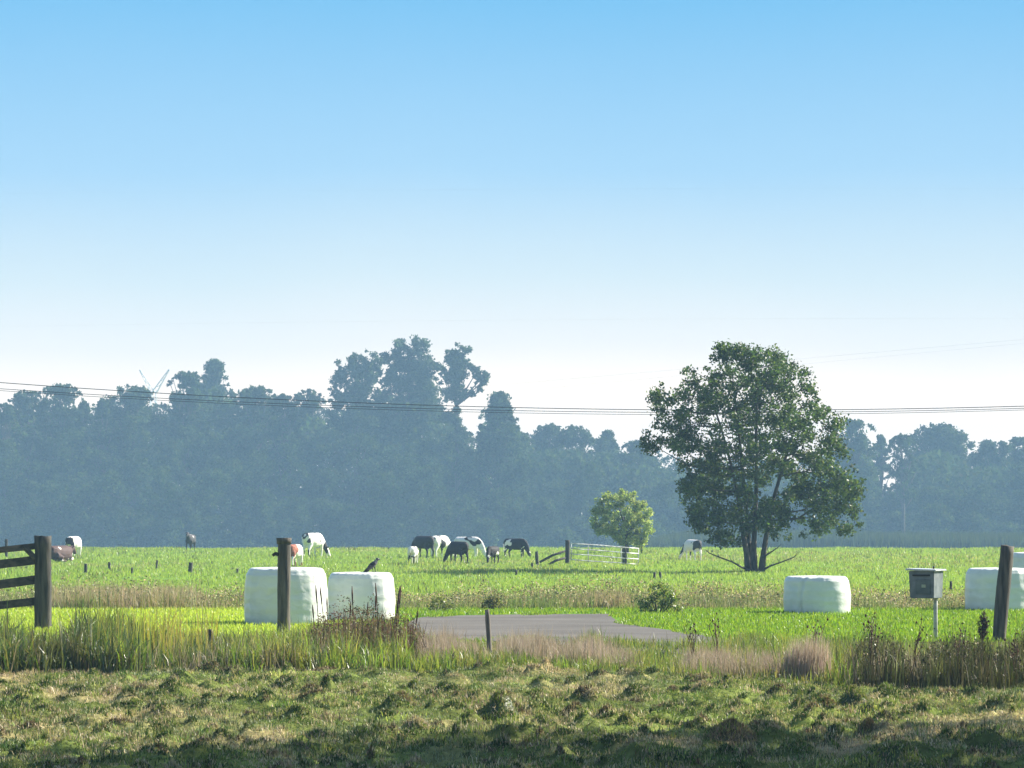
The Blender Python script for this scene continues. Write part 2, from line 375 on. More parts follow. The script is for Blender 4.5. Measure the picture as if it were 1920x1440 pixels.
for (X, Y, wp, hp, lab) in HEAPS:
    g0 = ground(X, Y); s = ppm(g0.y); R = wp / s / 2; Hh = hp / s
    zb = float(height(np.array([g0.x]), np.array([g0.y]))[0]) - .03
    na, nrr = 36, 12; vv = []
    sd = rng.uniform(0, 99); pk_x, pk_y = rng.uniform(-.3, .3), rng.uniform(-.2, .2)
    Hh *= .80
    for r in range(nrr + 1):
        q = r / nrr
        for a in range(na):
            th = 2 * math.pi * a / na
            rr = R * 1.12 * q * (1 + .5 * (fbm(np.array([math.cos(th) * 1.3 + sd]), np.array([math.sin(th) * 1.3 + sd]), 4, 2)[0] - .5))
            xx, yy = rr * math.cos(th), rr * 1.05 * math.sin(th)
            lump = fbm(np.array([xx / R * 1.6 + sd]), np.array([yy / R * 1.6 + sd * 2]), 6, 3)[0]
            dd = math.hypot(xx / R - pk_x, yy / R - pk_y)
            zz = (Hh + .03) * max(0, 1 - min(1, dd / 1.15) ** 1.5) * (.55 + .9 * lump) * (1 - q ** 4)
            vv.append((xx, yy, zz))
    ff = [[r * na + a, r * na + (a + 1) % na, (r + 1) * na + (a + 1) % na, (r + 1) * na + a] for r in range(nrr) for a in range(na)]
    vv = np.array(vv)
    brown = ('brown' in lab)
    pal = 'hay' if brown else 'mown'
    cc = np.tile(np.array([.10, .09, .045]) if brown else np.array([.055, .08, .025]), (len(vv), 1))
    bb = Bunch(); bb.add(vv, np.array(ff), None, cc)
    nb = int(2600 * (R / .3) ** 2) + 700
    pk = rng.integers(0, len(vv), nb); jp = vv[pk] + rng.normal(0, R * .05, (nb, 3)) * [1, 1, .4]
    C = pick(pal, nb) * (np.array([.72, .8, .7]) if not brown else np.array([.6, .55, .5]))
    k = rng.uniform(0, 1, nb) < .25; C[k] = pick('hay' if not brown else 'mown', k.sum())
    bb.blades(jp, rng.uniform(.025, .06, nb), rng.uniform(.005, .010, nb), C, lean=1.5)
    o = bb.build('grass_heap', M_MOWN, None, (g0.x, g0.y, zb)); tag(o, lab, 'grass heap', 'heaps of cut grass on the mown field')

# ------------------------------------------------------------------ bank vegetation
def tuft_field(n_t, x0, x1, d0, d1, pal, hmin, hmax, per, wid=(.006, .013), lean=.28, spread=.12, jit=.18, hfun=None, ld=None, B=None):
    x, y, X = scatter(n_t, x0, x1, d0, d1)
    hs = rng.uniform(hmin, hmax, n_t)
    if hfun is not None: hs = hs * hfun(X, y)
    k = hs > .03; x, y, hs = x[k], y[k], hs[k]; n_t = len(x)
    tc_ = pick(pal, n_t, jit)
    i = np.repeat(np.arange(n_t), per); n = len(i)
    px, py = x[i] + rng.normal(0, spread, n) * 1, y[i] + rng.normal(0, spread, n)
    C = tc_[i] * .55 + pick(pal, n, jit) * .45
    B = B or Bunch()
    B.blades(np.stack([px, py, height(px, py) - .02], 1), hs[i] * rng.uniform(.55, 1.08, n), rng.uniform(*wid, n), C, lean=lean, lean_dir=ld, droop=.25)
    return B
off = lambda a: (lambda X: edgeX(X) + a)
# left reed grass
hprof = lambda X, y: np.interp(X, [-560, 0, 60, 100, 150, 200, 250, 280, 330, 400, 450, 520, 600], [1, 1, .95, .9, 1., 1.05, .95, .75, .62, .68, .62, .6, .5]) * cf(X, y, 34, 1.2, 5, .45, 1.2)
B = tuft_field(1650, -560, 470, off(0), off(5), 'reed', .35, .83, 27, (.010, .024), .42, .12, jit=.3, hfun=hprof)
tuft_field(160, 180, 400, off(.5), off(5), [(.28, .30, .05), (.22, .24, .05), (.30, .22, .08)], .75, 1.15, 3, (.008, .013), .18, .05, B=B)
tag(B.build('reed_grass', M_REED), 'dense tall dark green reed grass along the left bank', 'reed grass', kind='stuff')
# middle wild green grass
B = tuft_field(700, 430, 900, off(0), off(4.5), 'wild', .22, .6, 24, (.009, .022), .45, .11, jit=.3, hfun=lambda X, y: cf(X, y, 32, 1.3, 8, .4, 1.25) * np.interp(X, [430, 600, 780, 900], [.95, 1.1, .9, .45]))
tuft_field(500, 860, 1330, off(-.2), off(2.5), 'wild', .1, .32, 24, (.006, .012), .5, .10, hfun=lambda X, y: .6 + .7 * fbm(X / 40, y / 2, 9, 2), B=B)
tuft_field(600, 1080, 1620, off(0), off(11), 'wild', .22, .5, 22, (.007, .014), .38, .10, hfun=lambda X, y: cf(X, y, 36, 1.4, 10, .4, 1.25) * np.interp(X, [1080, 1150, 1330, 1400], [.7, .5, .5, 1]), B=B)
tuft_field(2300, -560, 2480, off(4), off(12.5), 'wild', .16, .34, 18, (.007, .013), .4, .14, B=B, hfun=lambda X, y: np.where((X > 800) & (X < 1340), .3, 1.0))
tag(B.build('wild_grass', M_GRASS), 'mixed green wild grass growing along the bank between field and road', 'wild grass', kind='stuff')
# dry beige grass
B = tuft_field(620, 795, 1180, off(.8), off(5.5), 'dry', .28, .52, 26, (.004, .008), .25, .10, hfun=lambda X, y: cf(X, y, 30, 1.2, 12, .55, 1.2) * np.interp(X, [780, 820, 900, 1000, 1100, 1180], [.9, 1.1, 1, .95, .9, .7]) * np.interp(X, [888, 902, 936, 950], [1, .3, .3, 1]))
tuft_field(260, 1290, 1480, off(.5), off(4), 'dry', .22, .42, 26, (.004, .008), .25, .10, B=B)
tuft_field(110, -100, 640, off(.0), off(3), 'dry', .3, .55, 16, (.004, .008), .25, .10, B=B)
tuft_field(100, 1590, 1960, off(.3), off(5), 'dry', .3, .55, 14, (.004, .008), .25, .10, B=B)
tag(B.build('dry_grass', M_DRY), 'bleached beige dry grass standing in front of the road', 'dry grass', kind='stuff')
# right dark weeds
hw = lambda X, y: np.interp(X, [1560, 1610, 1660, 1720, 1780, 1830, 1960, 2100], [.36, .86, .72, .76, .86, .8, .88, .88]) * (.65 + .6 * fbm(X / 45, y / 2, 15, 2))
hw2 = lambda X, y: hw(X, y) * np.interp(X, [1600, 1675, 1700, 1730, 1750, 1830, 1848, 1868, 2090], [1, 1, .55, .55, 1.05, 1.05, .6, 1.05, 1]) * cf(X, y, 22, 1.0, 16, .3, 1.3)
B = tuft_field(1560, 1600, 2480, off(0), off(4.5), 'weed', .45, .85, 17, (.007, .016), .2, .10, jit=.3, hfun=hw2)
tuft_field(800, 1600, 2480, off(.6), off(6), 'wild', .35, .62, 16, (.007, .015), .3, .10, jit=.25, hfun=hw2, B=B)
x, y, X = scatter(19000, 1600, 2480, off(0), off(4.4))
hz = hw2(X, y) * .62
B.leaves(np.stack([x, y, hz * rng.uniform(.1, 1, len(x)) ** .7], 1), rng.uniform(.018, .042, len(x)), pick('weed', len(x), .3), up=.2, aspect=.45)
x, y, X = scatter(1500, 1600, 2480, off(0), off(4.4))
hz = hw2(X, y) * .74
B.leaves(np.stack([x, y, hz * rng.uniform(.7, 1.05, len(x))], 1), rng.uniform(.02, .036, len(x)), pick([(.03, .022, .016), (.05, .03, .02), (.34, .28, .18)], len(x), .2), up=.2, aspect=.8)
tag(B.build('weeds', M_WEED), 'dark tangled weeds with seed heads along the right bank', 'weeds', kind='stuff')
# reddish docks
B = tuft_field(360, 555, 810, off(2.5), off(7.5), 'dock', .35, .85, 10, (.009, .024), .3, .10, hfun=lambda X, y: np.interp(X, [550, 600, 660, 740, 800], [.55, .9, 1.1, 1.0, .5]) * (.65 + .6 * fbm(X / 30, y / 2, 25, 2)))
x, y, X = scatter(3600, 565, 800, off(2.5), off(7))
hz = np.interp(X, [560, 600, 660, 740, 800], [.3, .7, .85, .8, .3]) * (.6 + .6 * fbm(X / 25, y / 2, 26, 2))
B.leaves(np.stack([x, y, hz * rng.uniform(.25, 1, len(x))], 1), rng.uniform(.025, .06, len(x)), pick('dock', len(x), .3), up=.0, aspect=.35)
tag(B.build('dock_leaves', M_DRY), 'red-brown withered dock leaves and seed clusters in front of the bales', 'dock patch', kind='stuff')

# ------------------------------------------------------------------ lawns, rough strip, pasture
x, y, X = scatter(205000, -560, 2480, 56, 76)
k = ~in_poly(x + .9 * (fbm(x / .5, y / 1.5, 66, 2) - .5), y + 3.2 * (fbm(x / .7, y / 2, 67, 2) - .5), RP); x, y, X = x[k], y[k], X[k]
left = rng.uniform(0, 1, len(x)) < np.clip((760 - X) / 200, 0, 1)
C = pick('lawn', len(x)); C[left] = pick('lawny', left.sum())
b = Bunch().blades(np.stack([x, y, 0 * x - .01], 1), rng.uniform(.04, .11, len(x)), rng.uniform(.010, .022, len(x)), C, lean=.45)
tag(b.build('lawn_grass', M_GRASS), 'bright short lawn grass on both sides of the road', 'lawn', kind='stuff')
# rough strip behind the lawn (dry and weedy)
hp = lambda X, y: np.interp(X, [-150, 60, 100, 350, 380, 460, 740, 800, 900, 950, 1050, 1130, 1180, 1300, 1460, 1500, 1700, 1900, 2080], [.7, .8, 1.05, 1.1, .7, .7, .7, .5, .85, .8, .9, 1.1, .8, .8, .9, .7, .6, .7, .7]) * cf(X, y, 24, 2, 61, .3, 1.25)
B = tuft_field(3500, -560, 2480, lambda X: 75.4 + 0 * X, lambda X: 84 + 0 * X, 'rough', .25, .52, 16, (.010, .022), .35, .16, hfun=hp)
tuft_field(500, 90, 370, lambda X: 75.6 + 0 * X, lambda X: 82 + 0 * X, [(.38, .31, .20), (.32, .28, .15), (.42, .33, .22), (.22, .26, .08)], .35, .62, 16, (.010, .02), .3, .14, B=B)
tuft_field(160, 1100, 1170, lambda X: 75.6 + 0 * X, lambda X: 80 + 0 * X, [(.36, .28, .17), (.34, .28, .15), (.2, .24, .07)], .3, .5, 16, (.010, .02), .3, .14, B=B)
x, y, X = scatter(40000, -560, 2480, lambda X: 75.6 + 0 * X, lambda X: 84 + 0 * X)
B.leaves(np.stack([x, y, .5 * hp(X, y) * rng.uniform(.2, 1.1, len(x))], 1), rng.uniform(.03, .07, len(x)), pick([(.40, .36, .16), (.24, .28, .07), (.12, .14, .05), (.36, .26, .17), (.10, .09, .05), (.5, .46, .28)], len(x), .25), up=.3, aspect=.5)
tag(B.build('rough_grass', M_DRY), 'rough yellowing grass strip along the far edge of the lawn', 'rough grass', kind='stuff')
# pasture
B = Bunch()
for (d0, d1, nt_, per, h0_, h1_, wd) in [(79, 110, 23000, 10, .07, .18, (.012, .024)), (110, 160, 25000, 9, .08, .19, (.016, .032)), (160, 224, 25000, 9, .09, .22, (.022, .044))]:
    x, y, X = scatter(nt_, -560, 2480, d0, d1)
    pat = fbm(x / 9, y / 16, 51, 3)
    i = np.repeat(np.arange(nt_), per); n = len(i)
    px, py = x[i] + rng.normal(0, .22, n), y[i] + rng.normal(0, .3, n)
    hs = (rng.uniform(h0_, h1_, nt_) * (.6 + .8 * vn(x / 3, y / 5, 71)))[i]
    C = pick('past', n, .07) * .55 + np.array([.195, .275, .062]) * .45; dr = (rng.uniform(0, 1, nt_) < np.clip((pat - .50) * 2.6, 0.03, .6))[i]
    C[dr] = pick('rough', dr.sum())
    dkk = (rng.uniform(0, 1, nt_) < .03)[i]; C[dkk] = pick('weed', dkk.sum()); hs[dkk] *= 1.4
    B.blades(np.stack([px, py, height(px, py) - .02], 1), hs * rng.uniform(.6, 1.1, n), rng.uniform(*wd, n), C, lean=.4)
tag(B.build('pasture_grass', M_GRASS), 'uneven bright green pasture grass stretching to the far hedge', 'pasture grass', kind='stuff')

# ------------------------------------------------------------------ posts, gate, stakes
def post(name, X0, Y0, X1, Y1, d, wpx, mat, sink=.25, seg=14, sq=False, rough=.06, parent=None):
    """post from top (X0,Y0) to base (X1,Y1) at depth d; returns object with origin at its base"""
    a, bse = at(X0, Y0, d), at(X1, Y1, d); r = wpx / ppm(d) / 2
    bse.z = min(bse.z, float(height(np.array([bse.x]), np.array([d]))[0])); 
    ax = (a - bse); bot = bse - ax.normalized() * sink
    bm = bmesh.new(); nseg = 14
    pts = [bot + (a - bot) * t - bse for t in np.linspace(0, 1, nseg)]
    rad = [r * (1 + rough * (random.random() - .5)) * (1.04 - .06 * i / nseg) for i in range(nseg)]
    rings = tube(bm, pts, rad, seg)
    sd = random.random() * 50
    for rg in rings:
        for q, v in enumerate(rg):
            c = pts[rings.index(rg)]; off_ = v.co - c
            kk = 1 + .10 * (vn(np.array([q * .9 + sd]), np.array([v.co.z * 1.5]))[0] - .5) * 2
            if sq: 
                th = math.atan2(off_.y, off_.x); kk *= min(1.18, 1 / max(abs(math.cos(th)), abs(math.sin(th))))
            v.co = c + off_ * kk
    for v in rings[-1]: v.co.z += random.uniform(-.012, .012)
    return bm_obj(name, bm, mat, parent, bse)
p = post('gate_post', 80, 1005, 80, 1182, 62, 31, M_POSTD, sq=True); tag(p, 'thick square wooden gate post holding the dark rail gate', 'post')
p = post('fence_post', 533, 1010, 532, 1190, 59.5, 24, M_POST); tag(p, 'tall round weathered post standing in front of the largest bale', 'post')
hk = bmesh.new(); tube(hk, [at(523, 1040, 59.5) - p.location, at(516, 1038, 59.4) - p.location, at(511, 1042, 59.4) - p.location], [.035, .03, .025], 8)
bm_obj('hinge_hook', hk, M_WIRE, p)
cp = bmesh.new(); tube(cp, [at(532.5, 1020, 59.5) - p.location, at(532.5, 1008.5, 59.5) - p.location], [.125, .135], 14)
bm_obj('post_cap', cp, M_POST, p)
p = post('fence_post', 1889, 1023, 1873, 1204, 56.5, 26, M_POST); tag(p, 'leaning round wooden post in front of the bale at the right edge', 'post')
p = post('fence_post', 913.5, 1143, 919, 1236, 49.0, 9, noise_mat('bleached_post', (.09, .08, .065), (.26, .23, .18), 16, stretch=(1, 1, .12), bump=.6), rough=.15); tag(p, 'short thin grey fence post standing in front of the road', 'post')
p = post('fence_post', 394, 1180, 404, 1244, 47.6, 10, M_POST, rough=.2); tag(p, 'low pale leaning stump of a post in the bank grass', 'post')
# wooden gate
gt = empty('wooden_gate', at(20, 1180, 62) * 1.0); gt.location.z = 0; tag(gt, 'dark wooden four-rail field gate at the left edge', 'gate')
for (ya, yb, th) in [(1034, 1025, 11), (1062, 1051, 16), (1100, 1088, 16), (1138, 1128, 14)]:
    a, b_ = at(-60, ya + 3, 61.4), at(66, yb, 62)
    bm = bmesh.new(); s = th / ppm(62); c = (a + b_) / 2; dv = (b_ - a); ang = math.atan2(dv.z, dv.x); az = math.atan2(dv.y, dv.x)
    box(bm, c - gt.location, (dv.length, .045, s), Matrix.Rotation(az, 4, 'Z') @ Matrix.Rotation(-ang, 4, 'Y'))
    bmesh.ops.subdivide_edges(bm, edges=bm.edges, cuts=3)
    for v in bm.verts: v.co.z += random.uniform(-.006, .006)
    bm_obj('rail', bm, M_RAIL, gt, smooth=False)
bm = bmesh.new(); a, b_ = at(44, 1024, 61.9), at(67, 1048, 61.95); tube(bm, [a - gt.location, b_ - gt.location], [.05, .055], 6); bm_obj('brace', bm, M_RAIL, gt, smooth=False)

def stake(X, yt, yb, wpx, lab, lean=0, mat=M_POSTD, group='old fence stakes in the pasture'):
    d = gd(yb); o = post('fence_stake', X + lean, yt, X, yb, d, wpx, mat, seg=8, rough=.25); tag(o, lab, 'fence stake', group); return o
stake(12, 1011, 1048, 6, 'pale thin stake standing behind the dark wooden gate')
stake(161, 1057, 1077, 6, 'stubby grey stake just below the white cow beside the gate post')
stake(205, 1054, 1072, 5, 'pale stake between the stubby grey stake and the dark crossed one')
stake(247, 1064, 1079, 4, 'dark crossed stake left of the thin black slanting one', 1)
stake(293, 1050, 1067, 4, 'thin black slanting stake in open pasture left of the broad grey stake', 2)
stake(356, 1055, 1079, 8, 'broad grey stake below the lone dark cow', 2)
stake(445, 1066, 1079, 4, 'thin dark stake left of the largest bale')
stake(998, 1055, 1065, 4, 'tiny black stake just below the broken fence rails')
stake(968, 1069, 1079, 4, 'tiny black stake below the grazing black and white cow')
stake(1227, 1073, 1091, 5, 'left one of a close pair of stakes above the green bush')
stake(1238, 1073, 1090, 5, 'right one of a close pair of stakes above the green bush')
stake(1783, 1090, 1111, 5, 'short dark stake just right of the mailbox')
stake(1008, 1034, 1062, 6, 'leaning stake at the outer end of the broken rails', -2)

# metal gate
DG = gd(1061)
p = post('fence_post', 1064, 1013, 1064, 1061, DG, 9, M_POSTD, seg=10); tag(p, 'dark wooden post at the left end of the metal gate', 'post')
p = post('fence_post', 1171, 1028, 1171, 1061, DG + .8, 9, M_POSTD, seg=10); tag(p, 'stout short post behind the right end of the metal gate', 'post')
mg = empty('metal_gate', at(1132, 1061, DG)); mg.location.z = 0; tag(mg, 'sagging galvanised metal bar gate in the far pasture', 'gate')
def bar(name, pts, r, par, mat):
    bm = bmesh.new(); tube(bm, [Vector(p_) - par.location for p_ in pts], r, 8); return bm_obj(name, bm, mat, par)
def dgate(X): return DG - .5 + (X - 1070) * .012
for (ya, yb) in [(1018.5, 1028.5), (1028.5, 1038), (1038.5, 1048.5), (1049.5, 1058)]:
    pts = [at(X, ya + (yb - ya) * t + random.uniform(-.4, .4), dgate(X)) for t, X in zip(np.linspace(0, 1, 7), np.linspace(1071, 1197, 7))]
    bar('bar', pts, .023, mg, M_GALV)
for X in (1071, 1103, 1165, 1197):
    t = (X - 1071) / 126; bar('upright', [at(X, 1017.5 + 10 * t, dgate(X) + .03), at(X, 1051 + 9 * t, dgate(X) + .03)], .022, mg, M_GALV)
def rail_thing(pa, pb, d, lab):
    a, b_ = at(*pa, d), at(*pb, d + .3); o = empty('fence_rail', (a + b_) / 2); tag(o, lab, 'fence rail', 'broken rails beside the metal gate')
    bm = bmesh.new(); tube(bm, [a - o.location, (a + b_) / 2 - o.location + Vector((0, 0, .05)), b_ - o.location], [.05, .055, .045], 7)
    me = bm_obj('fence_rail_wood', bm, M_POSTD); 
    COL.objects.unlink(o); bpy.data.objects.remove(o)
    me.name = 'fence_rail'; me.location = (a + b_) / 2; tag(me, lab, 'fence rail', 'broken rails beside the metal gate')
rail_thing((1012, 1054), (1060, 1033), DG, 'upper grey broken rail sloping up to the gate post')
rail_thing((1026, 1060), (1060, 1046), DG - .6, 'lower grey broken rail sloping up to the gate post')

# ------------------------------------------------------------------ mailbox
dM = gd(1198); sM = ppm(dM)
mb = empty('mailbox', at(1755, 1198, dM)); mb.location.z = 0; tag(mb, 'grey metal mailbox with overhanging lid on a thin steel pole', 'mailbox')
M_BOXM = noise_mat('weathered_grey_steel', (.095, .115, .13), (.19, .21, .225), 6, rough=.45, bump=.08, spec=.5)
M_LID = noise_mat('zinc_lid', (.42, .44, .46), (.6, .62, .64), 8, rough=.35, bump=.05, spec=.6)
M_POLE = noise_mat('pole_steel', (.35, .35, .33), (.55, .55, .52), 10, rough=.45, bump=.1, spec=.5)
hT, hB = (1198 - 1070) / sM, (1198 - 1121) / sM
rotz = math.radians(-26)        # the lit end turned to the right
R3 = Matrix.Rotation(rotz, 4, 'Z')
cx = (1737 - 1755) / sM
bm = bmesh.new()
wl, wd = .44, .48
q = []
for (zz, kf, ky) in ((hB, .93, .90), (hT, 1.0, 1.0)):
    q.append([bm.verts.new(R3 @ Vector((sx * wl / 2 * kf, sy * wd / 2 * ky, zz)) + Vector((cx, 0, 0))) for sx, sy in ((-1, -1), (1, -1), (1, 1), (-1, 1))])
for k in range(4): bm.faces.new((q[0][k], q[0][(k + 1) % 4], q[1][(k + 1) % 4], q[1][k]))
bm.faces.new(q[0][::-1]); bm.faces.new(q[1]); bmesh.ops.bevel(bm, geom=list(bm.edges), offset=.008, segments=2, affect='EDGES')
bm_obj('box', bm, M_BOXM, mb, smooth=False)
bm = bmesh.new(); box(bm, Vector((cx, 0, hT + .018)), (wl + .085, wd + .085, .03), R3 @ Matrix.Rotation(math.radians(1.5), 4, 'Y')); bmesh.ops.bevel(bm, geom=list(bm.edges), offset=.008, segments=2, affect='EDGES')
lid = bm_obj('lid', bm, M_LID, mb, smooth=False)
bm = bmesh.new(); tube(bm, [Vector((cx + .13, .05, hT + .03)), Vector((cx + .13, .05, hT + .075))], [.014, .018], 8); bm_obj('knob', bm, M_WIRE, lid)
def on_front(u, v, w_, h_, t=.012):
    """a plate on the camera-facing side: u along it, v up from its bottom"""
    zz = hB + v * (hT - hB); ky = .90 + .10 * v
    return R3 @ Vector((u * wl / 2, -wd / 2 * ky - t / 2 + .002, zz)) + Vector((cx, 0, 0))
bm = bmesh.new(); box(bm, on_front(.0, .84, 0, 0), (.30, .012, .028), R3); bm_obj('mail_slot', bm, M_WIRE, mb, smooth=False)
bm = bmesh.new(); box(bm, on_front(.12, .42, 0, 0), (.26, .010, .24), R3 @ Matrix.Rotation(math.radians(3.5), 4, 'X')); bmesh.ops.bevel(bm, geom=list(bm.edges), offset=.006, segments=1, affect='EDGES')
dr_ = bm_obj('door', bm, noise_mat('door_steel', (.085, .11, .115), (.16, .18, .18), 6, rough=.5, bump=.05), mb, smooth=False)
bm = bmesh.new(); box(bm, on_front(.18, .45, 0, 0, .03), (.07, .006, .05), R3); bm_obj('name_plate', bm, noise_mat('plate', (.35, .38, .26), (.5, .5, .4), 12, bump=0), dr_, smooth=False)
bm = bmesh.new(); tube(bm, [Vector((.0, .06, -.3)), Vector((.0, .06, .4)), Vector((.012, .06, hT - .02))], [.036, .034, .032], 12); bm_obj('pole', bm, M_POLE, mb)

# ------------------------------------------------------------------ bales
m, nt, out = new_mat('bale_film'); L = nt.links.new
tc = N(nt, 'ShaderNodeTexCoord'); mp = N(nt, 'ShaderNodeMapping'); mp.inputs['Scale'].default_value = (1, 1, 1.6); L(tc.outputs['Object'], mp.inputs[0])
nz = N(nt, 'ShaderNodeTexNoise'); nz.inputs['Scale'].default_value = 3.2; nz.inputs['Detail'].default_value = 5; nz.inputs['Distortion'].default_value = .6; L(mp.outputs[0], nz.inputs['Vector'])
wv = N(nt, 'ShaderNodeTexWave'); wv.bands_direction = 'Z'; wv.inputs['Scale'].default_value = 1.6; wv.inputs['Distortion'].default_value = 2.2; wv.inputs['Detail'].default_value = 2; L(tc.outputs['Object'], wv.inputs['Vector'])
cr = N(nt, 'ShaderNodeValToRGB'); e = cr.color_ramp.elements; e[0].position, e[1].position = .3, .7; e[0].color = (.59, .62, .57, 1); e[1].color = (.69, .71, .65, 1); L(nz.outputs['Fac'], cr.inputs[0])
pb = N(nt, 'ShaderNodeBsdfPrincipled'); pb.inputs['Roughness'].default_value = .38; pb.inputs['Specular IOR Level'].default_value = .45; L(cr.outputs[0], pb.inputs['Base Color'])
ad = N(nt, 'ShaderNodeMath', operation='MULTIPLY_ADD'); ad.inputs[1].default_value = .25; L(wv.outputs['Fac'], ad.inputs[0]); L(nz.outputs['Fac'], ad.inputs[2])
bp = N(nt, 'ShaderNodeBump'); bp.inputs['Strength'].default_value = .6; bp.inputs['Distance'].default_value = .03; L(ad.outputs[0], bp.inputs['Height']); L(bp.outputs[0], pb.inputs['Normal'])
L(pb.outputs[0], out.inputs[0]); M_BALE = m
def bale(X, Yb, wpx, Yt, lab, seed, taper=.06, crease=None, sq=2.6):
    d = gd(Yb); s = ppm(d); R = wpx / s / 2; Hh = (Yb - Yt) / s
    c = at(X, Yb, d); c.z = 0; c.y += R * .6
    na, rows = 120, []
    nzs = 34; rc = .13
    prof = [(0.0, 0)]
    for i in range(12): prof.append((R * (1.0 - .0) * (i + 1) / 12 * .86, 0))
    prof = []
    for i in range(nzs):
        z = Hh * i / (nzs - 1) * .88
        prof.append((R * (1 - taper * (z / Hh) ** 1.4 + .035 * math.sin(math.pi * z / Hh)), z))
    rt = R * (1 - taper); z0 = Hh * .88
    for i in range(1, 9):
        a = math.pi / 2 * i / 8
        prof.append((rt * (.995 - .14) + rt * .14 * math.cos(a), z0 + Hh * .105 * math.sin(a)))
    for q_ in (.7, .55, .4, .25, .1): prof.append((rt * q_, Hh * (.985 + .015 * (1 - q_))))
    vs = []
    for (r, z) in prof:
        for k in range(na):
            th = 2 * math.pi * k / na; ca, sa = math.cos(th), math.sin(th)
            se = (abs(ca) ** sq + abs(sa) ** sq) ** (-1 / sq)       # slightly squared off round bale
            rr = r * (se * .55 + .45)
            n_ = fbm(np.array([th * 2.2 + seed * 9]), np.array([z * 2.6 + seed]), seed, 3)[0] - .5
            fold = (vn(np.array([th * 13 + seed * 3]), np.array([z * .7 + seed]), seed + 5)[0] - .5) * (.35 + .65 * (z / Hh) ** 3)
            rr *= 1 + .055 * n_ + .026 * fold
            if crease is not None:
                dth = (th - crease + math.pi) % (2 * math.pi) - math.pi; dth += .07 * math.sin(z / Hh * 4)
                rr *= 1 - .06 * math.exp(-(dth / .035) ** 2) + .035 * math.exp(-((dth - .09) / .05) ** 2)
            vs.append((rr * ca, rr * sa, z - .02 + .012 * n_ * (z / Hh) + (.02 * fold if z > .9 * Hh else 0)))
    nr_ = len(prof); vs = np.array(vs)
    i = (np.arange(nr_ - 1)[:, None] * na + np.arange(na)[None, :]).ravel(); j = (np.arange(nr_ - 1)[:, None] * na + (np.arange(na)[None, :] + 1) % na).ravel()
    Q = np.stack([i, j, j + na, i + na], 1)
    vs = np.concatenate([vs, [[0, 0, Hh * 1.0 - .02]]]); l0 = (nr_ - 1) * na
    T = np.stack([l0 + np.arange(na), l0 + (np.arange(na) + 1) % na, np.full(na, len(vs) - 1)], 1)
    o = link('silage_bale', np_mesh('silage_bale', vs, [Q, T]), M_BALE, None, c, smooth=True)
    o.rotation_euler.z = 0
    tag(o, lab, 'silage bale', 'white wrapped silage bales'); return o
bA = bale(533, 1171, 156, 1062, 'largest white wrapped bale, standing behind the tall round post', 1, .07)
bB = bale(675.5, 1164, 125, 1071, 'white wrapped bale with the black bird on top', 2, .05)
bC = bale(1535, 1151, 124, 1078, 'squat white wrapped bale with a creased side, alone on the lawn below the big tree', 3, .05, crease=math.radians(-120))
bD = bale(1878, 1145, 124, 1063, 'white wrapped bale behind the leaning post at the right edge', 4, .06)
bE = bale(1946, 1108, 96, 1034, 'greyish wrapped bale farthest back, peeping past the leaning post', 5, .05)

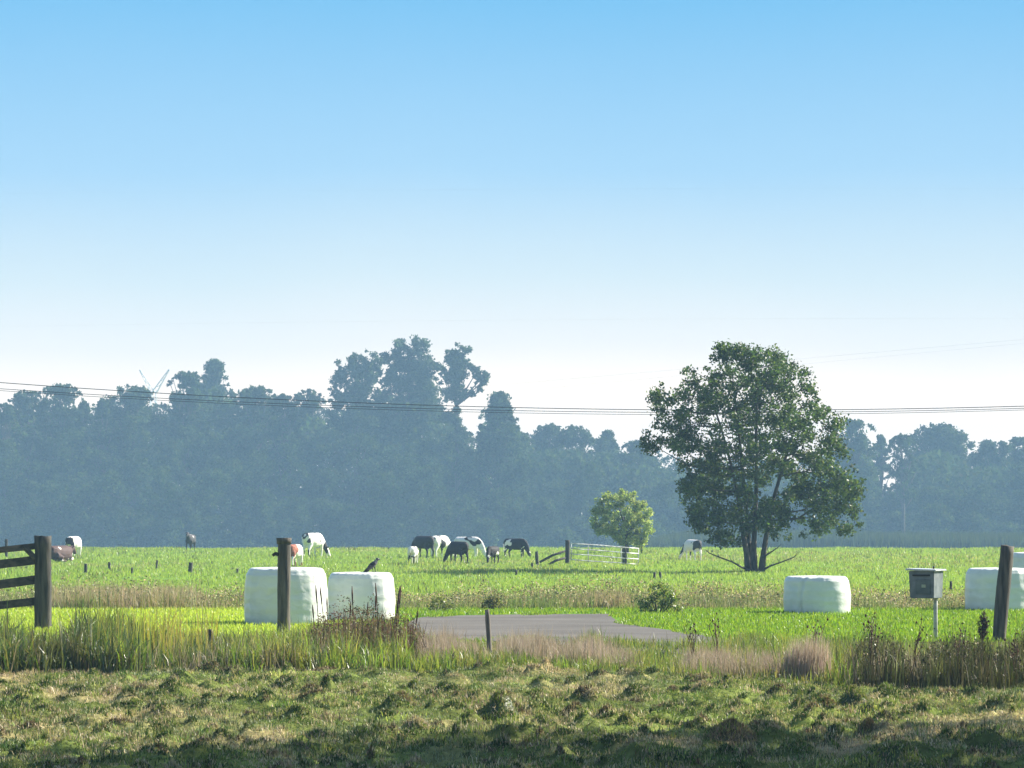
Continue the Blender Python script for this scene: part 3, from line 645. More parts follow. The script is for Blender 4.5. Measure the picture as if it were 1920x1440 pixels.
# ------------------------------------------------------------------ bodies fused into one skin
def fuse(name, bm, voxel, smooth_it=2):
    bmesh.ops.recalc_face_normals(bm, faces=bm.faces)
    me = bpy.data.meshes.new(name + '_raw'); bm.to_mesh(me); bm.free()
    o = bpy.data.objects.new(name + '_raw', me); COL.objects.link(o)
    r = o.modifiers.new('r', 'REMESH'); r.mode = 'VOXEL'; r.voxel_size = voxel
    s = o.modifiers.new('s', 'SMOOTH'); s.iterations = smooth_it; s.factor = .5
    dg = bpy.context.evaluated_depsgraph_get(); dg.update()
    out_me = bpy.data.meshes.new_from_object(o.evaluated_get(dg)); out_me.name = name
    bpy.data.objects.remove(o); bpy.data.meshes.remove(me)
    out_me.materials.clear()
    return out_me
def cow_mesh(pose, turn=0.0):
    bm = bmesh.new()
    zl = -.62 if pose == 'lying' else 0
    T = lambda pts, rad, seg=12: tube(bm, pts, rad, seg)
    T([(-1.0, 0, 1.22 + zl), (-.9, 0, 1.2 + zl), (-.6, 0, 1.12 + zl), (-.15, 0, 1.03 + zl), (.3, 0, 1.04 + zl), (.62, 0, 1.1 + zl), (.82, 0, 1.14 + zl)],
      [(.10, .14), (.25, .25), (.32, .33), (.37, .42), (.35, .42), (.26, .35), (.13, .22)], 16)
    T([(-.95, .0, 1.33 + zl), (-.55, 0, 1.36 + zl), (0, 0, 1.33 + zl), (.5, 0, 1.36 + zl), (.7, 0, 1.34 + zl)], [.06, .09, .08, .1, .06], 8)   # backbone
    for s in (-1, 1): T([(-.86, s * .2, 1.28 + zl), (-.62, s * .24, 1.27 + zl)], [.06, .07], 8)    # hips
    if pose == 'graze': nk = [(.58, 0, 1.08), (.80, turn * .12, .92), (.98, turn * .28, .68), (1.04, turn * .36, .54)]; hd = [(1.0, turn * .34, .60), (1.08, turn * .42, .46), (1.20, turn * .52, .24), (1.27, turn * .57, .10)]
    elif pose == 'up': nk = [(.6, 0, 1.15), (.9, turn * .1, 1.32), (1.12, turn * .25, 1.5)]; hd = [(1.08, turn * .22, 1.53), (1.25, turn * .38, 1.48), (1.45, turn * .5, 1.36), (1.56, turn * .56, 1.28)]
    else: nk = [(.6, 0, 1.15 + zl), (.85, turn * .15, 1.2 + zl), (1.02, turn * .3, 1.33 + zl)]; hd = [(.98, turn * .28, 1.35 + zl), (1.15, turn * .42, 1.28 + zl), (1.32, turn * .55, 1.14 + zl), (1.42, turn * .62, 1.05 + zl)]
    T(nk, ([(.22, .34), (.17, .27), (.13, .19), (.12, .14)] if len(nk) == 4 else [(.2, .28), (.15, .2), (.12, .13)]), 12)
    T(hd, [(.11, .13), (.13, .145), (.10, .105), (.09, .08)], 12)
    p = Vector(hd[0])
    for s in (-1, 1):
        T([p + Vector((.03, s * .07, .03)), p + Vector((0, s * .19, .05)), p + Vector((-.01, s * .27, .0))], [(.035, .02), (.055, .03), (.02, .015)], 8)   # ears
    if pose != 'lying':
        for s in (-1, 1):
            f = .05 * s
            T([(-.72, s * .17, 1.02), (-.6 + f, s * .22, .78), (-.80 + f, s * .2, .47), (-.75 + f, s * .2, .12), (-.70 + f, s * .2, 0)], [(.16, .2), (.11, .15), (.055, .075), (.045, .05), (.06, .06)], 10)
            T([(.52, s * .18, .95), (.5 - f, s * .2, .72), (.52 - f, s * .19, .42), (.50 - f, s * .19, .12), (.53 - f, s * .19, 0)], [(.13, .17), (.085, .1), (.055, .06), (.042, .045), (.058, .058)], 10)
        T([(-.45, 0, .85), (-.5, 0, .66), (-.5, 0, .58)], [.14, .15, .08], 10)     # udder
        T([(-1.02, 0, 1.28), (-1.1, .01, 1.05), (-1.08, .02, .7), (-1.06, .03, .45)], [.035, .03, .025, .05], 8)
    else:
        for s in (-1, 1):
            T([(-.7, s * .28, .32), (-.35, s * .42, .2), (-.6, s * .5, .1), (-.2, s * .52, .06)], [.17, .12, .07, .05], 10)
            T([(.45, s * .2, .3), (.7, s * .24, .16), (.45, s * .28, .07)], [.13, .08, .05], 10)
        T([(-1.0, 0, .62), (-1.1, .05, .3), (-.95, .2, .08)], [.035, .03, .04], 8)
    return fuse('cow', bm, .034)
m, nt, out = new_mat('cow_coat'); L = nt.links.new
a_ = N(nt, 'ShaderNodeAttribute', attribute_name='Col'); b_ = N(nt, 'ShaderNodeBsdfPrincipled'); b_.inputs['Roughness'].default_value = .75; b_.inputs['Specular IOR Level'].default_value = .25
L(a_.outputs['Color'], b_.inputs['Base Color']); L(b_.outputs[0], out.inputs[0]); M_COAT = m
def coat(me, light, darkc, frac, seed):
    """paint large coat patches: the fraction frac of the skin is dark"""
    n = len(me.vertices); co = np.empty(n * 3, np.float32); me.vertices.foreach_get('co', co); co = co.reshape(-1, 3)
    r = np.random.default_rng(int(seed * 10)); v = np.zeros(n)
    for _ in range(9):
        kv = r.normal(0, 1, 3); kv = kv / np.linalg.norm(kv) * r.uniform(3.0, 8.5); v += np.sin(co @ kv + r.uniform(0, 6.28)) / np.linalg.norm(kv) ** .5
    for _ in range(4):
        kv = r.normal(0, 1, 3); kv = kv / np.linalg.norm(kv) * r.uniform(14, 24); v += .17 * np.sin(co @ kv + r.uniform(0, 6.28))
    dark = v < np.quantile(v + 0, frac)
    c = np.where(dark[:, None], np.array(darkc), np.array(light)) * (1 + r.normal(0, .03, (n, 1)))
    a = me.attributes.new('Col', 'FLOAT_COLOR', 'POINT'); cc = np.ones((n, 4), np.float32); cc[:, :3] = c; a.data.foreach_set('color', cc.ravel())
    return me
WH, BK, BR, RD = (.76, .73, .68), (.018, .017, .018), (.07, .04, .035), (.26, .09, .055)
# X centre, foot row, facing (deg, 0 = to the right, 90 = away), pose, head turn, light, dark, threshold, seed, label, size
COWS = [
 (139, 1046, 74, 'graze', .3, WH, BK, .24, 1.0, 'white cow with a dark neck patch, behind the lying brown cow', 0.8, 1.0),
 (113, 1056, 62, 'lying', .2, (.75, .68, .6), BR, .965, 2.0, 'dark brown cow lying down right beside the thick gate post', 0.95, 1.0),
 (357, 1034, 262, 'up', .1, (.4, .38, .36), (.05, .05, .055), .93, 3.0, 'lone dark grey cow facing us in front of the wood', 0.74, 1.0),
 (588, 1047, 62, 'graze', -.5, WH, BK, .22, 4.1, 'white cow with a black flank patch standing right of the tall round post', 0.92, 1.0),
 (553, 1064, 70, 'graze', .4, WH, RD, .45, 5.2, 'red and white cow half hidden behind the tall round post', 0.7, 1.0),
 (793, 1048, 128, 'graze', .3, (.35, .35, .35), (.03, .03, .034), 1.0, 6.0, 'blackish cow grazing in the group, left of the white one', 0.8, 1.0),
 (826, 1047, 58, 'graze', -.3, WH, BK, .2, 7.3, 'white cow with its back lit, between two dark cows in the group', 0.8, 1.0),
 (775, 1062, 80, 'graze', .3, WH, BK, .35, 8.4, 'smallest black and white cow, seen from behind left of the group', 0.56, 1.0),
 (858, 1060, 125, 'graze', .4, (.7, .7, .68), BK, 1.0, 9.1, 'black cow grazing in front of the white ones', 0.7, 1.0),
 (879, 1048, -28, 'graze', .2, WH, BK, .2, 10.2, 'bright white cow with dark marks grazing toward the right end of the group', 0.8, 1.0),
 (923, 1061, 245, 'graze', .3, (.7, .68, .62), BK, .96, 11.5, 'small black cow with a white face mark grazing alone toward us', 0.54, 1.0),
 (968, 1047, -32, 'graze', -.2, WH, (.022, .022, .025), .88, 12.7, 'mainly black cow with white marks grazing left of the broken rails', 0.72, 1.0),
 (1298, 1050, 118, 'graze', .5, WH, (.04, .04, .045), .28, 13.4, 'pale cow standing to the left of the big tree', 0.72, 1.0),
]
MESHES = {}
for (X, yb, face, pose, turn, lc, dc, thr, sd, lab, size, _) in COWS:
    key = (pose, turn)
    if key not in MESHES: MESHES[key] = cow_mesh(pose, turn)
    me = coat(MESHES[key].copy(), lc, dc, thr, sd); d = gd(yb); c = at(X, yb, d)
    o = link('cow', me, M_COAT, None, (c.x, d, float(height(np.array([c.x]), np.array([d]))[0])), smooth=True)
    o.rotation_euler.z = math.radians(face); o.scale = (size * .95,) * 3
    tag(o, lab, 'cow', 'cows grazing on the far pasture')

# bird on the bale
def bird():
    s = ppm(bB.location.y)
    bm = bmesh.new(); T = lambda pts, rad, seg=10: tube(bm, pts, rad, seg)
    T([(-.17, 0, .07), (-.11, 0, .115), (-.03, 0, .17), (.05, 0, .215), (.085, 0, .245), (.10, 0, .265)], [(.012, .02), (.045, .05), (.062, .066), (.052, .055), (.038, .04), (.025, .025)], 14)
    T([(.085, 0, .262), (.112, 0, .285), (.135, 0, .282), (.15, 0, .275)], [.03, .04, .032, .015], 12)
    T([(.145, 0, .28), (.17, 0, .272), (.195, 0, .262)], [.014, .010, .003], 8)
    T([(-.08, 0, .13), (-.18, 0, .06), (-.25, 0, .012)], [(.02, .045), (.014, .045), (.008, .035)], 8)
    for q in (-1, 1):
        T([(.05, q * .045, .21), (-.04, q * .062, .165), (-.14, q * .04, .09), (-.19, q * .02, .05)], [(.012, .03), (.014, .05), (.010, .03), (.004, .01)], 8)
        T([(-.01 + q * .03, q * .03, .13), (.0 + q * .03, q * .032, .06), (-.005 + q * .03, q * .032, .0)], [.024, .009, .008], 8)
        T([(-.03 + q * .03, q * .032, .004), (.04 + q * .03, q * .032, .004)], [.007, .006], 6)
    me = fuse('bird', bm, .006, 1)
    m, nt, out = new_mat('bird_plumage'); L = nt.links.new
    tc = N(nt, 'ShaderNodeTexCoord'); sx = N(nt, 'ShaderNodeSeparateXYZ'); L(tc.outputs['Object'], sx.inputs[0])
    ad = N(nt, 'ShaderNodeMath', operation='ADD'); L(sx.outputs['X'], ad.inputs[0]); L(sx.outputs['Z'], ad.inputs[1])
    cr = N(nt, 'ShaderNodeValToRGB'); cr.color_ramp.interpolation = 'EASE'; e = cr.color_ramp.elements
    e[0].position = .22; e[0].color = (.012, .012, .018, 1); e[1].position = .29; e[1].color = (.16, .15, .15, 1)
    e2 = e.new(.36); e2.color = (.16, .15, .15, 1); e3 = e.new(.385); e3.color = (.012, .012, .014, 1)
    L(ad.outputs[0], cr.inputs[0])
    b = N(nt, 'ShaderNodeBsdfPrincipled'); b.inputs['Roughness'].default_value = .45; L(cr.outputs[0], b.inputs['Base Color']); L(b.outputs[0], out.inputs[0])
    return me, m
me, m = bird()
d = bB.location.y - .12; c = at(702, 1071, d)
o = link('bird', me, m, None, (c.x, d, 0), smooth=True)
o.scale = (.84,) * 3; o.rotation_euler = (0, math.radians(-9), math.radians(6))
tag(o, 'black crow-like bird with a grey neck perched on a white bale', 'bird')
BIRD = o

# ------------------------------------------------------------------ trees
def clump_leaves(B, clumps, per_area, size, pal, flat=.85, shell=.45, jit=.2, up=.3):
    """clumps: (x,y,z,r) local"""
    for (cx, cy, cz, r) in clumps:
        n = max(12, int(per_area * r * r * 4))
        dv = rng.normal(0, 1, (n, 3)); dv /= np.linalg.norm(dv, axis=1)[:, None]
        rad = r * (shell + (1 - shell) * rng.uniform(0, 1, n)) * rng.uniform(.75, 1.12, n)
        P = np.array([cx, cy, cz]) + dv * rad[:, None] * np.array([1, 1, flat])
        tone = 1 + rng.normal(0, .12)
        B.leaves(P, rng.uniform(size * .65, size * 1.3, n), pick(pal, n, jit) * tone, up=up)
def fill_poly(poly, step, jit=.45):
    xs = [p[0] for p in poly]; ysx = [p[1] for p in poly]; pts = []
    yy = min(ysx); k = 0
    while yy < max(ysx):
        xx = min(xs) + (k % 2) * step / 2
        while xx < max(xs):
            pts.append((xx + random.uniform(-jit, jit) * step, yy + random.uniform(-jit, jit) * step)); xx += step
        yy += step * .85; k += 1
    a = np.array(pts); keep = in_poly(a[:, 0], a[:, 1], poly)
    return a[keep]
PAL['alder'] = [(.05, .085, .024), (.035, .065, .02), (.06, .10, .025), (.08, .11, .03), (.05, .07, .028)]
PAL['willow'] = [(.22, .28, .10), (.18, .25, .085), (.26, .31, .10), (.30, .33, .13)]
PAL['wood'] = [(.045, .075, .03), (.035, .06, .026), (.06, .09, .03), (.055, .07, .035)]
PAL['poplar'] = [(.055, .085, .04), (.045, .07, .035), (.07, .10, .045)]

# the big tree
dT = gd(1072); sT = ppm(dT); base = at(1414, 1072, dT); base.z = float(height(np.array([base.x]), np.array([dT]))[0])
big = empty('alder_tree', base); tag(big, 'big many-stemmed broadleaf tree standing alone in the pasture', 'tree')
def tl(X, Y, dy=0.0): v = at(X, Y, dT) - base; v.y = dy; return v
OUT = [(1330, 690), (1345, 655), (1372, 652), (1392, 660), (1405, 655), (1440, 662), (1478, 675), (1495, 700), (1512, 720), (1530, 745), (1545, 765), (1562, 775), (1572, 800), (1570, 830), (1592, 862), (1600, 885), (1590, 905),
       (1618, 905), (1600, 925), (1590, 945), (1605, 965), (1614, 985), (1590, 995), (1550, 992), (1500, 1000), (1450, 1005), (1440, 990), (1395, 1000), (1385, 1015), (1350, 1022), (1330, 1012), (1318, 985), (1295, 980), (1285, 945), (1278, 900), (1268, 868), (1285, 845),
       (1250, 838), (1215, 845), (1205, 820), (1228, 805), (1235, 790), (1240, 765), (1222, 742), (1240, 725), (1258, 745), (1285, 735), (1278, 700), (1295, 690), (1305, 700)]
pts = fill_poly(OUT, 23, .42)
clumps = []
for (X, Y) in pts:
    if Y < 830 and X < 1400 and random.random() < .17: continue          # the airy upper left
    if random.random() < .04: continue
    u_ = (X - 1420) / 205; v_ = (Y - 840) / 190
    dep = 3.1 * math.sqrt(max(.04, 1 - min(1, u_ * u_ * .9 + v_ * v_ * .8)))
    for q in range(2):
        v = tl(X + random.uniform(-6, 6), Y + random.uniform(-6, 6), random.uniform(-dep, dep))
        clumps.append((v.x, v.y, v.z, random.uniform(.26, .6)))
# ragged sprays round the outline
for i in range(len(OUT)):
    (x1, y1), (x2, y2) = OUT[i], OUT[(i + 1) % len(OUT)]
    for t in (0, .5):
        X, Y = x1 + (x2 - x1) * t, y1 + (y2 - y1) * t; v = tl(X + random.uniform(-5, 5), Y + random.uniform(-5, 5), random.uniform(-1.2, 1.2)); clumps.append((v.x, v.y, v.z, random.uniform(.12, .26)))
for (X, Y) in [(1507, 697), (1525, 735), (1360, 655), (1398, 657), (1226, 738), (1213, 818), (1600, 905), (1610, 985), (1575, 1000)]:
    v = tl(X, Y); clumps.append((v.x, v.y, v.z, .22))
B = Bunch(); clump_leaves(B, clumps, 150, .125, 'alder', shell=.2, jit=.28)
B.build('crown', M_LEAF, big)
bm = bmesh.new()
stems = [[(1404, 1074, 0), (1400, 1040, 0), (1393, 1000, -.1), (1386, 950, -.2), (1372, 880, -.3), (1350, 800, -.4), (1330, 740, -.4)],
         [(1415, 1074, .1), (1414, 1030, .2), (1416, 980, .3), (1420, 900, .3), (1418, 820, .2), (1420, 740, .1), (1418, 690, .1)],
         [(1426, 1074, 0), (1432, 1035, 0), (1438, 1000, .1), (1450, 940, .3), (1468, 880, .4), (1490, 810, .5), (1505, 760, .5)],
         [(1408, 1074, .3), (1406, 1020, .6), (1402, 960, .9), (1395, 880, 1.0), (1385, 780, .8), (1375, 700, .6)]]
SP = []
for st_ in stems:
    P = [tl(*p_) for p_ in st_]; P[0].z -= .2
    r0 = .125; tube(bm, P, [r0 * (1.25 if i == 0 else 1) * (1 - .82 * i / (len(P) - 1)) for i in range(len(P))], 10)
    for a, b_ in zip(P[1:], P[2:]):
        for t in np.linspace(0, 1, 6): SP.append(a + (b_ - a) * t)
for (cx, cy, cz, r) in clumps[::6]:
    if cz < 2.4: continue
    c = Vector((cx, cy, cz)); best = min(SP, key=lambda q: (q - c).length + .8 * abs(c.z - q.z - .35 * math.hypot(q.x - c.x, q.y - c.y)))
    mid = (best + c) / 2 + Vector((random.uniform(-.1, .1), random.uniform(-.1, .1), -.12 * (c - best).length))
    L_ = (c - best).length; tube(bm, [best, mid, c], [.016 + .008 * L_, .012 + .004 * L_, .005], 5)
bm_obj('trunk', bm, M_BARK, big)
for P in [[(1406, 1069, -.1), (1390, 1064, -.5), (1370, 1053, -.9), (1345, 1044, -1.0), (1326, 1036, -1.0)], [(1430, 1069, -.1), (1442, 1061, -.4), (1462, 1054, -.5), (1487, 1044, -.6)], [(1430, 1045, -.1), (1440, 1038, -.3), (1457, 1026, -.5)]]:
    bm = bmesh.new(); q = [tl(*p_) for p_ in P]; tube(bm, q, [.036 * (1 - .75 * i / (len(q) - 1)) + .008 for i in range(len(q))], 7)
    for i in range(1, len(q)):
        for s in (-1, 1): tube(bm, [q[i], q[i] + Vector((random.uniform(-.2, .2), random.uniform(-.2, .2), random.uniform(.02, .25)))], [.012, .005], 5)
    br = bm_obj('branch', bm, M_BARK, big)
    br['label'] = 'bare low branch sticking out near the ground'
# small round tree
dS = gd(1040); base = at(1178, 1040, dS); base.z = float(height(np.array([base.x]), np.array([dS]))[0])
sm = empty('willow_tree', base); tag(sm, 'small round pale green tree behind the metal gate', 'tree')
def ts(X, Y, dy=0.0): v = at(X, Y, dS) - base; v.y = dy; return v
OS = [(1112, 965), (1120, 940), (1140, 925), (1165, 922), (1190, 928), (1208, 945), (1220, 965), (1222, 990), (1216, 1012), (1202, 1024), (1180, 1022), (1150, 1012), (1125, 998), (1113, 985)]
cl = []
for (X, Y) in fill_poly(OS, 11.5, .4):
    dep = 1.4 * math.sqrt(max(.05, 1 - min(1, ((X - 1167) / 56) ** 2 * .9 + ((Y - 970) / 50) ** 2 * .9)))
    for q in range(2): v = ts(X, Y, random.uniform(-dep, dep)); cl.append((v.x, v.y, v.z, random.uniform(.2, .38)))
for i in range(len(OS)): v = ts(OS[i][0] + random.uniform(-4, 4), OS[i][1] + random.uniform(-4, 4), random.uniform(-.6, .6)); cl.append((v.x, v.y, v.z, random.uniform(.1, .22)))
for Y in range(1010, 1038, 5): v = ts(1203 + random.uniform(-2, 2), Y, 0); cl.append((v.x, v.y, v.z, .13))
B = Bunch(); clump_leaves(B, cl, 260, .125, 'willow', shell=.1); B.build('crown', M_LEAF, sm)
bm = bmesh.new(); tube(bm, [ts(1176, 1042), ts(1175, 1020), ts(1170, 980, .1), ts(1160, 950, .1)], [.12, .1, .07, .02], 8); tube(bm, [ts(1203, 1042), ts(1203, 1015), ts(1200, 980)], [.06, .045, .02], 6)
for (cx, cy, cz, r) in cl[::6]: tube(bm, [ts(1173, 1000), Vector((cx, cy, cz))], [.03, .008], 5)
bm_obj('trunk', bm, M_BARK, sm)

# bush behind the lawn and a small low one
def bush(X0, X1, Yt, Yb, lab, pal, d=None, seed=1, dens=150, leaf=.07):
    d = d or gd(Yb); s = ppm(d); base = at((X0 + X1) / 2, Yb, d); base.z = 0; o = empty('bush', base); tag(o, lab, 'bush')
    W, Hh = (X1 - X0) / s, (Yb - Yt) / s; cl = []
    for _ in range(34):
        a = random.uniform(-1, 1); z = random.uniform(.05, 1); w_ = math.sqrt(max(0, 1 - (z * .95) ** 2)); 
        cl.append((a * W / 2 * w_, random.uniform(-1, 1) * W * .3, z * Hh * (1 - .35 * abs(a)), random.uniform(.07, .2)))
    B = Bunch(); clump_leaves(B, cl, dens * 3, leaf, pal, shell=.2); B.build('foliage', M_LEAF, o)
    bm = bmesh.new()
    for (cx, cy, cz, r) in cl[::3]: tube(bm, [Vector((cx * .15, cy * .15, -.05)), Vector((cx * .6, cy * .6, cz * .45)), Vector((cx, cy, cz))], [.014, .010, .004], 5)
    bm_obj('stem', bm, M_BARK, o); return o
bush(1192, 1275, 1086, 1150, 'dark green bush at the far lawn edge beyond the road', [(.09, .14, .035), (.06, .10, .03), (.16, .20, .05), (.22, .24, .07)])
bush(905, 945, 1112, 1144, 'small dark shrub in the rough strip above the thin fence post', [(.09, .11, .045), (.14, .15, .05), (.22, .20, .09), (.07, .08, .04)], dens=60, leaf=.055)
bush(800, 850, 1116, 1146, 'low dark shrub in the rough strip right of the bird bale', [(.10, .13, .045), (.15, .17, .055), (.20, .19, .08), (.08, .09, .04)], dens=60, leaf=.055)

# wood: trees whose outline can be told apart
def wood_tree(name, X, Yt, hw, lab, kind='round', d=None, zb=-4.2, pal='wood', dens=19):
    d = d or random.uniform(585, 640); s = ppm(d)
    top = at(X, Yt, d); base = Vector((top.x, d, zb)); Hh = top.z - zb; W = hw / s
    o = empty(name, base); tag(o, lab, 'tree', 'trees along the hazy edge of the wood'); W *= 1.08
    cl = []; n = int(80 + W * 9); cap = {'round': 1.0, 'cone': 2.1, 'airy': 1.1}[kind] * W; low = max(.1 * Hh, Hh - 4.2 * W)
    def wid(z):
        if z < Hh - cap: return 1.0
        t = min(1, (z - (Hh - cap)) / cap)
        return max(.06, 1 - t) ** .8 if kind == 'cone' else math.sqrt(max(.01, 1 - t * t))
    ph = [random.uniform(0, 6.28) for _ in range(3)]
    for _ in range(n):
        z = Hh - (Hh - low) * random.uniform(0, 1); w_ = wid(z) * (1 + .13 * math.sin(z * 1.7 + ph[0]) + .09 * math.sin(z * 3.9 + ph[1])); rr = W * random.uniform(.16, .36)
        a, q = random.uniform(-1, 1), random.uniform(-1, 1)
        cl.append((a * max(.1 * W, W * w_ - rr * .6), q * W * .7 * w_, min(z, Hh - rr * .8), rr))
    for k in range(16):
        a = random.uniform(-.97, .97); zt = Hh - cap * (abs(a) ** 1.25 if kind == 'cone' else 1 - math.sqrt(1 - a * a)); rr = W * random.uniform(.07, .15)
        cl.append((a * W, random.uniform(-.25, .25) * W, zt - rr * .5 + random.uniform(-.05, .08) * W, rr))
    cl.append((0, 0, Hh - W * .1, W * .12))
    if kind == 'cone':
        for _ in range(26):
            z = Hh - cap * random.uniform(.04, .75); cl.append((random.uniform(-1, 1) * wid(z) * W * .85, random.uniform(-.4, .4) * W, z, W * random.uniform(.1, .2)))
    B = Bunch(); clump_leaves(B, cl, dens if kind != 'airy' else dens * .6, .56, pal, shell=.15, jit=.22); B.build('crown', M_FAR, o)
    bm = bmesh.new(); tube(bm, [(0, 0, -.3), (0.1, 0, Hh * .4), (0, 0, Hh * .85)], [.4, .28, .06], 7)
    for c in cl[::4]: tube(bm, [Vector((0, 0, max(Hh * .2, c[2] * .7))), Vector(c[:3])], [.13, .04], 5)
    bm_obj('trunk', bm, M_BARK, o); return o
WT = [(8, 758, 34, 'low rounded tree at the left end of the wood', 'round'),
      (52, 733, 34, 'twin-topped tree under the power cables at the left', 'round'),
      (112, 720, 46, 'rounded tree reaching the power cables, left of the valley in the treetops', 'round'),
      (158, 752, 26, 'small pointed tree on the left slope of the treetop notch', 'cone'),
      (192, 748, 24, 'small pointed tree on the right slope of the treetop notch', 'cone'),
      (252, 724, 70, 'broad tree with sky holes below the pylon', 'airy'),
      (352, 698, 38, 'bushy tree just left of the tall pointed one', 'round'),
      (402, 674, 52, 'tall pointed tree, highest of the left half of the wood', 'cone'),
      (484, 726, 46, 'rounded tree right of the tall pointed one', 'round'),
      (532, 740, 30, 'low dark tree between the rounded one and the airy poplars', 'round'),
      (578, 731, 30, 'small round-topped tree touching the left poplar', 'round'),
      (936, 734, 56, 'cone-shaped dark tree right of the poplars', 'cone'),
      (1030, 796, 34, 'low bushy tree right of the cone-shaped one', 'round'),
      (1078, 799, 34, 'low rounded tree midway along the dip in the treetops', 'round'),
      (1140, 806, 36, 'low pointed tree left of the big lone tree', 'cone'),
      (1198, 826, 40, 'low tree showing just left of the big lone tree crown', 'round'),
      (1601, 786, 44, 'open-crowned tree rising just right of the big lone tree', 'airy'),
      (1652, 815, 18, 'narrow tree between the open-crowned tree and the sky gap', 'cone'),
      (1692, 815, 26, 'thin airy tree beside the bright sky gap', 'airy'),
      (1760, 798, 66, 'broad dome-shaped tree, largest at the right of the wood', 'round'),
      (1862, 826, 42, 'flat-topped tree right of the broad dome-shaped one', 'round'),
      (1910, 821, 28, 'tree at the very right edge of the wood', 'round')]
for a in WT: wood_tree('woodland_tree', *a[:4], kind=a[4])
# poplars: open, lobed crowns
def poplar(lab, d, lobes, stem, size=.52):
    s = ppm(d); X0 = stem[0][0]; base = at(X0, 1030, d); base.z = -4.2
    o = empty('poplar_tree', base); tag(o, lab, 'tree', 'tall poplars in the wood'); cl = []
    for (X, Y, r) in lobes:
        for q in range(12):
            v = at(X + random.gauss(0, r * .46), Y + random.gauss(0, r * .42), d) - base; v.y = random.uniform(-1, 1) * r / s * .8
            cl.append((v.x, v.y, v.z, r / s * random.uniform(.22, .64)))
    B = Bunch(); clump_leaves(B, cl, 20.0, size, 'poplar', shell=.2, jit=.22); B.build('crown', M_FAR, o)
    bm = bmesh.new(); P = [at(X, Y, d) - base for X, Y in stem]; P = [Vector((0, 0, -.3))] + P
    tube(bm, P, [.55 * (1 - .8 * i / (len(P) - 1)) for i in range(len(P))], 8)
    for (X, Y, r) in lobes:
        c = at(X, Y, d) - base; bse = min(P, key=lambda q: (q - c).length + (3 if q.z > c.z else 0)); tube(bm, [bse, c], [.2, .05], 5)
    bm_obj('trunk', bm, M_BARK, o)
poplar('left poplar with a spreading open crown', 600, [(662, 700, 30), (680, 735, 24), (635, 712, 18), (648, 690, 20), (672, 676, 22), (700, 680, 20), (690, 706, 24), (660, 716, 22), (665, 740, 20), (705, 700, 14), (628, 735, 12), (640, 745, 20), (672, 770, 30), (660, 800, 34), (690, 830, 36), (640, 790, 26), (625, 755, 16)], [(668, 900), (668, 760), (672, 690)])
poplar('tallest, central poplar with a full broad crown', 606, [(730, 668, 18), (758, 652, 20), (785, 650, 22), (800, 672, 20), (770, 680, 26), (735, 700, 22), (720, 730, 18), (760, 715, 30), (778, 735, 36), (748, 690, 26), (786, 690, 26), (795, 710, 26), (815, 690, 14), (742, 750, 30), (785, 755, 32), (760, 800, 38), (805, 790, 28), (725, 790, 26), (770, 850, 44), (820, 840, 36), (720, 840, 34)], [(768, 900), (766, 760), (768, 670)])
poplar('slender right poplar with a leafy arm reaching right', 594, [(858, 676, 22), (852, 706, 22), (856, 735, 22), (850, 662, 16), (868, 662, 16), (856, 690, 18), (850, 720, 20), (858, 750, 20), (850, 785, 24), (860, 820, 26), (832, 700, 12), (880, 655, 8), (892, 700, 12), (905, 715, 13), (898, 728, 10), (888, 738, 8), (885, 690, 8), (912, 700, 8), (862, 850, 30), (840, 850, 30)], [(858, 900), (856, 760), (858, 680)])
# the body of the wood behind and below them, one mass
SK = [(-180, 770), (0, 764), (30, 747), (52, 737), (75, 742), (112, 724), (135, 730), (152, 752), (172, 760), (195, 748), (215, 732), (250, 728), (285, 735), (310, 748), (326, 718), (348, 704), (372, 712), (400, 684), (432, 708), (448, 736), (490, 732), (522, 740), (546, 756), (578, 736), (600, 744), (618, 760), (660, 745), (720, 720), (780, 715), (850, 740), (880, 800), (890, 812), (905, 755), (936, 742), (962, 752), (986, 785), (1004, 805), (1030, 802), (1078, 804), (1120, 818), (1142, 812), (1168, 832), (1200, 832), (1300, 850), (1540, 850), (1570, 800), (1601, 792), (1632, 810), (1645, 850), (1655, 900), (1668, 905), (1684, 880), (1700, 840), (1730, 812), (1760, 803), (1800, 818), (1822, 838), (1862, 832), (1885, 838), (1910, 828), (2000, 815), (2120, 830)]
SX, SY = np.array([p_[0] for p_ in SK]), np.array([p_[1] for p_ in SK])
def mass_tree(B, X, Yt, hw, d):
    s_ = ppm(d); c = at(X, Yt, d); W = hw / s_; top = c.z; cl = []; ph = random.uniform(0, 6.28)
    for _ in range(int(26 + 5 * W)):
        t = random.uniform(0, 1); z = top - t * (top + 3.2); dz = top - z
        w_ = W * (math.sqrt(max(.02, 1 - (1 - min(1, dz / (1.15 * W))) ** 2))) * (1 + .14 * math.sin(dz * 1.3 + ph)) * (1 + .55 * min(1, max(0, (dz - 1.2 * W) / (2.5 * W))))
        r = random.uniform(.75, 1.7); a = random.uniform(-1, 1)
        cl.append((c.x + a * max(.1, w_ - r * .5), d + random.uniform(-1, 1) * W * .8, min(z, top - r * .75), r))
    for k in range(9):
        a = random.uniform(-.95, .95); cl.append((c.x + a * W, d + random.uniform(-1, 1), top - 1.15 * W * (1 - math.sqrt(1 - a * a)) - .2, random.uniform(.35, .7)))
    clump_leaves(B, cl, 10, .52, 'wood', shell=.25, jit=.16)
B = Bunch()
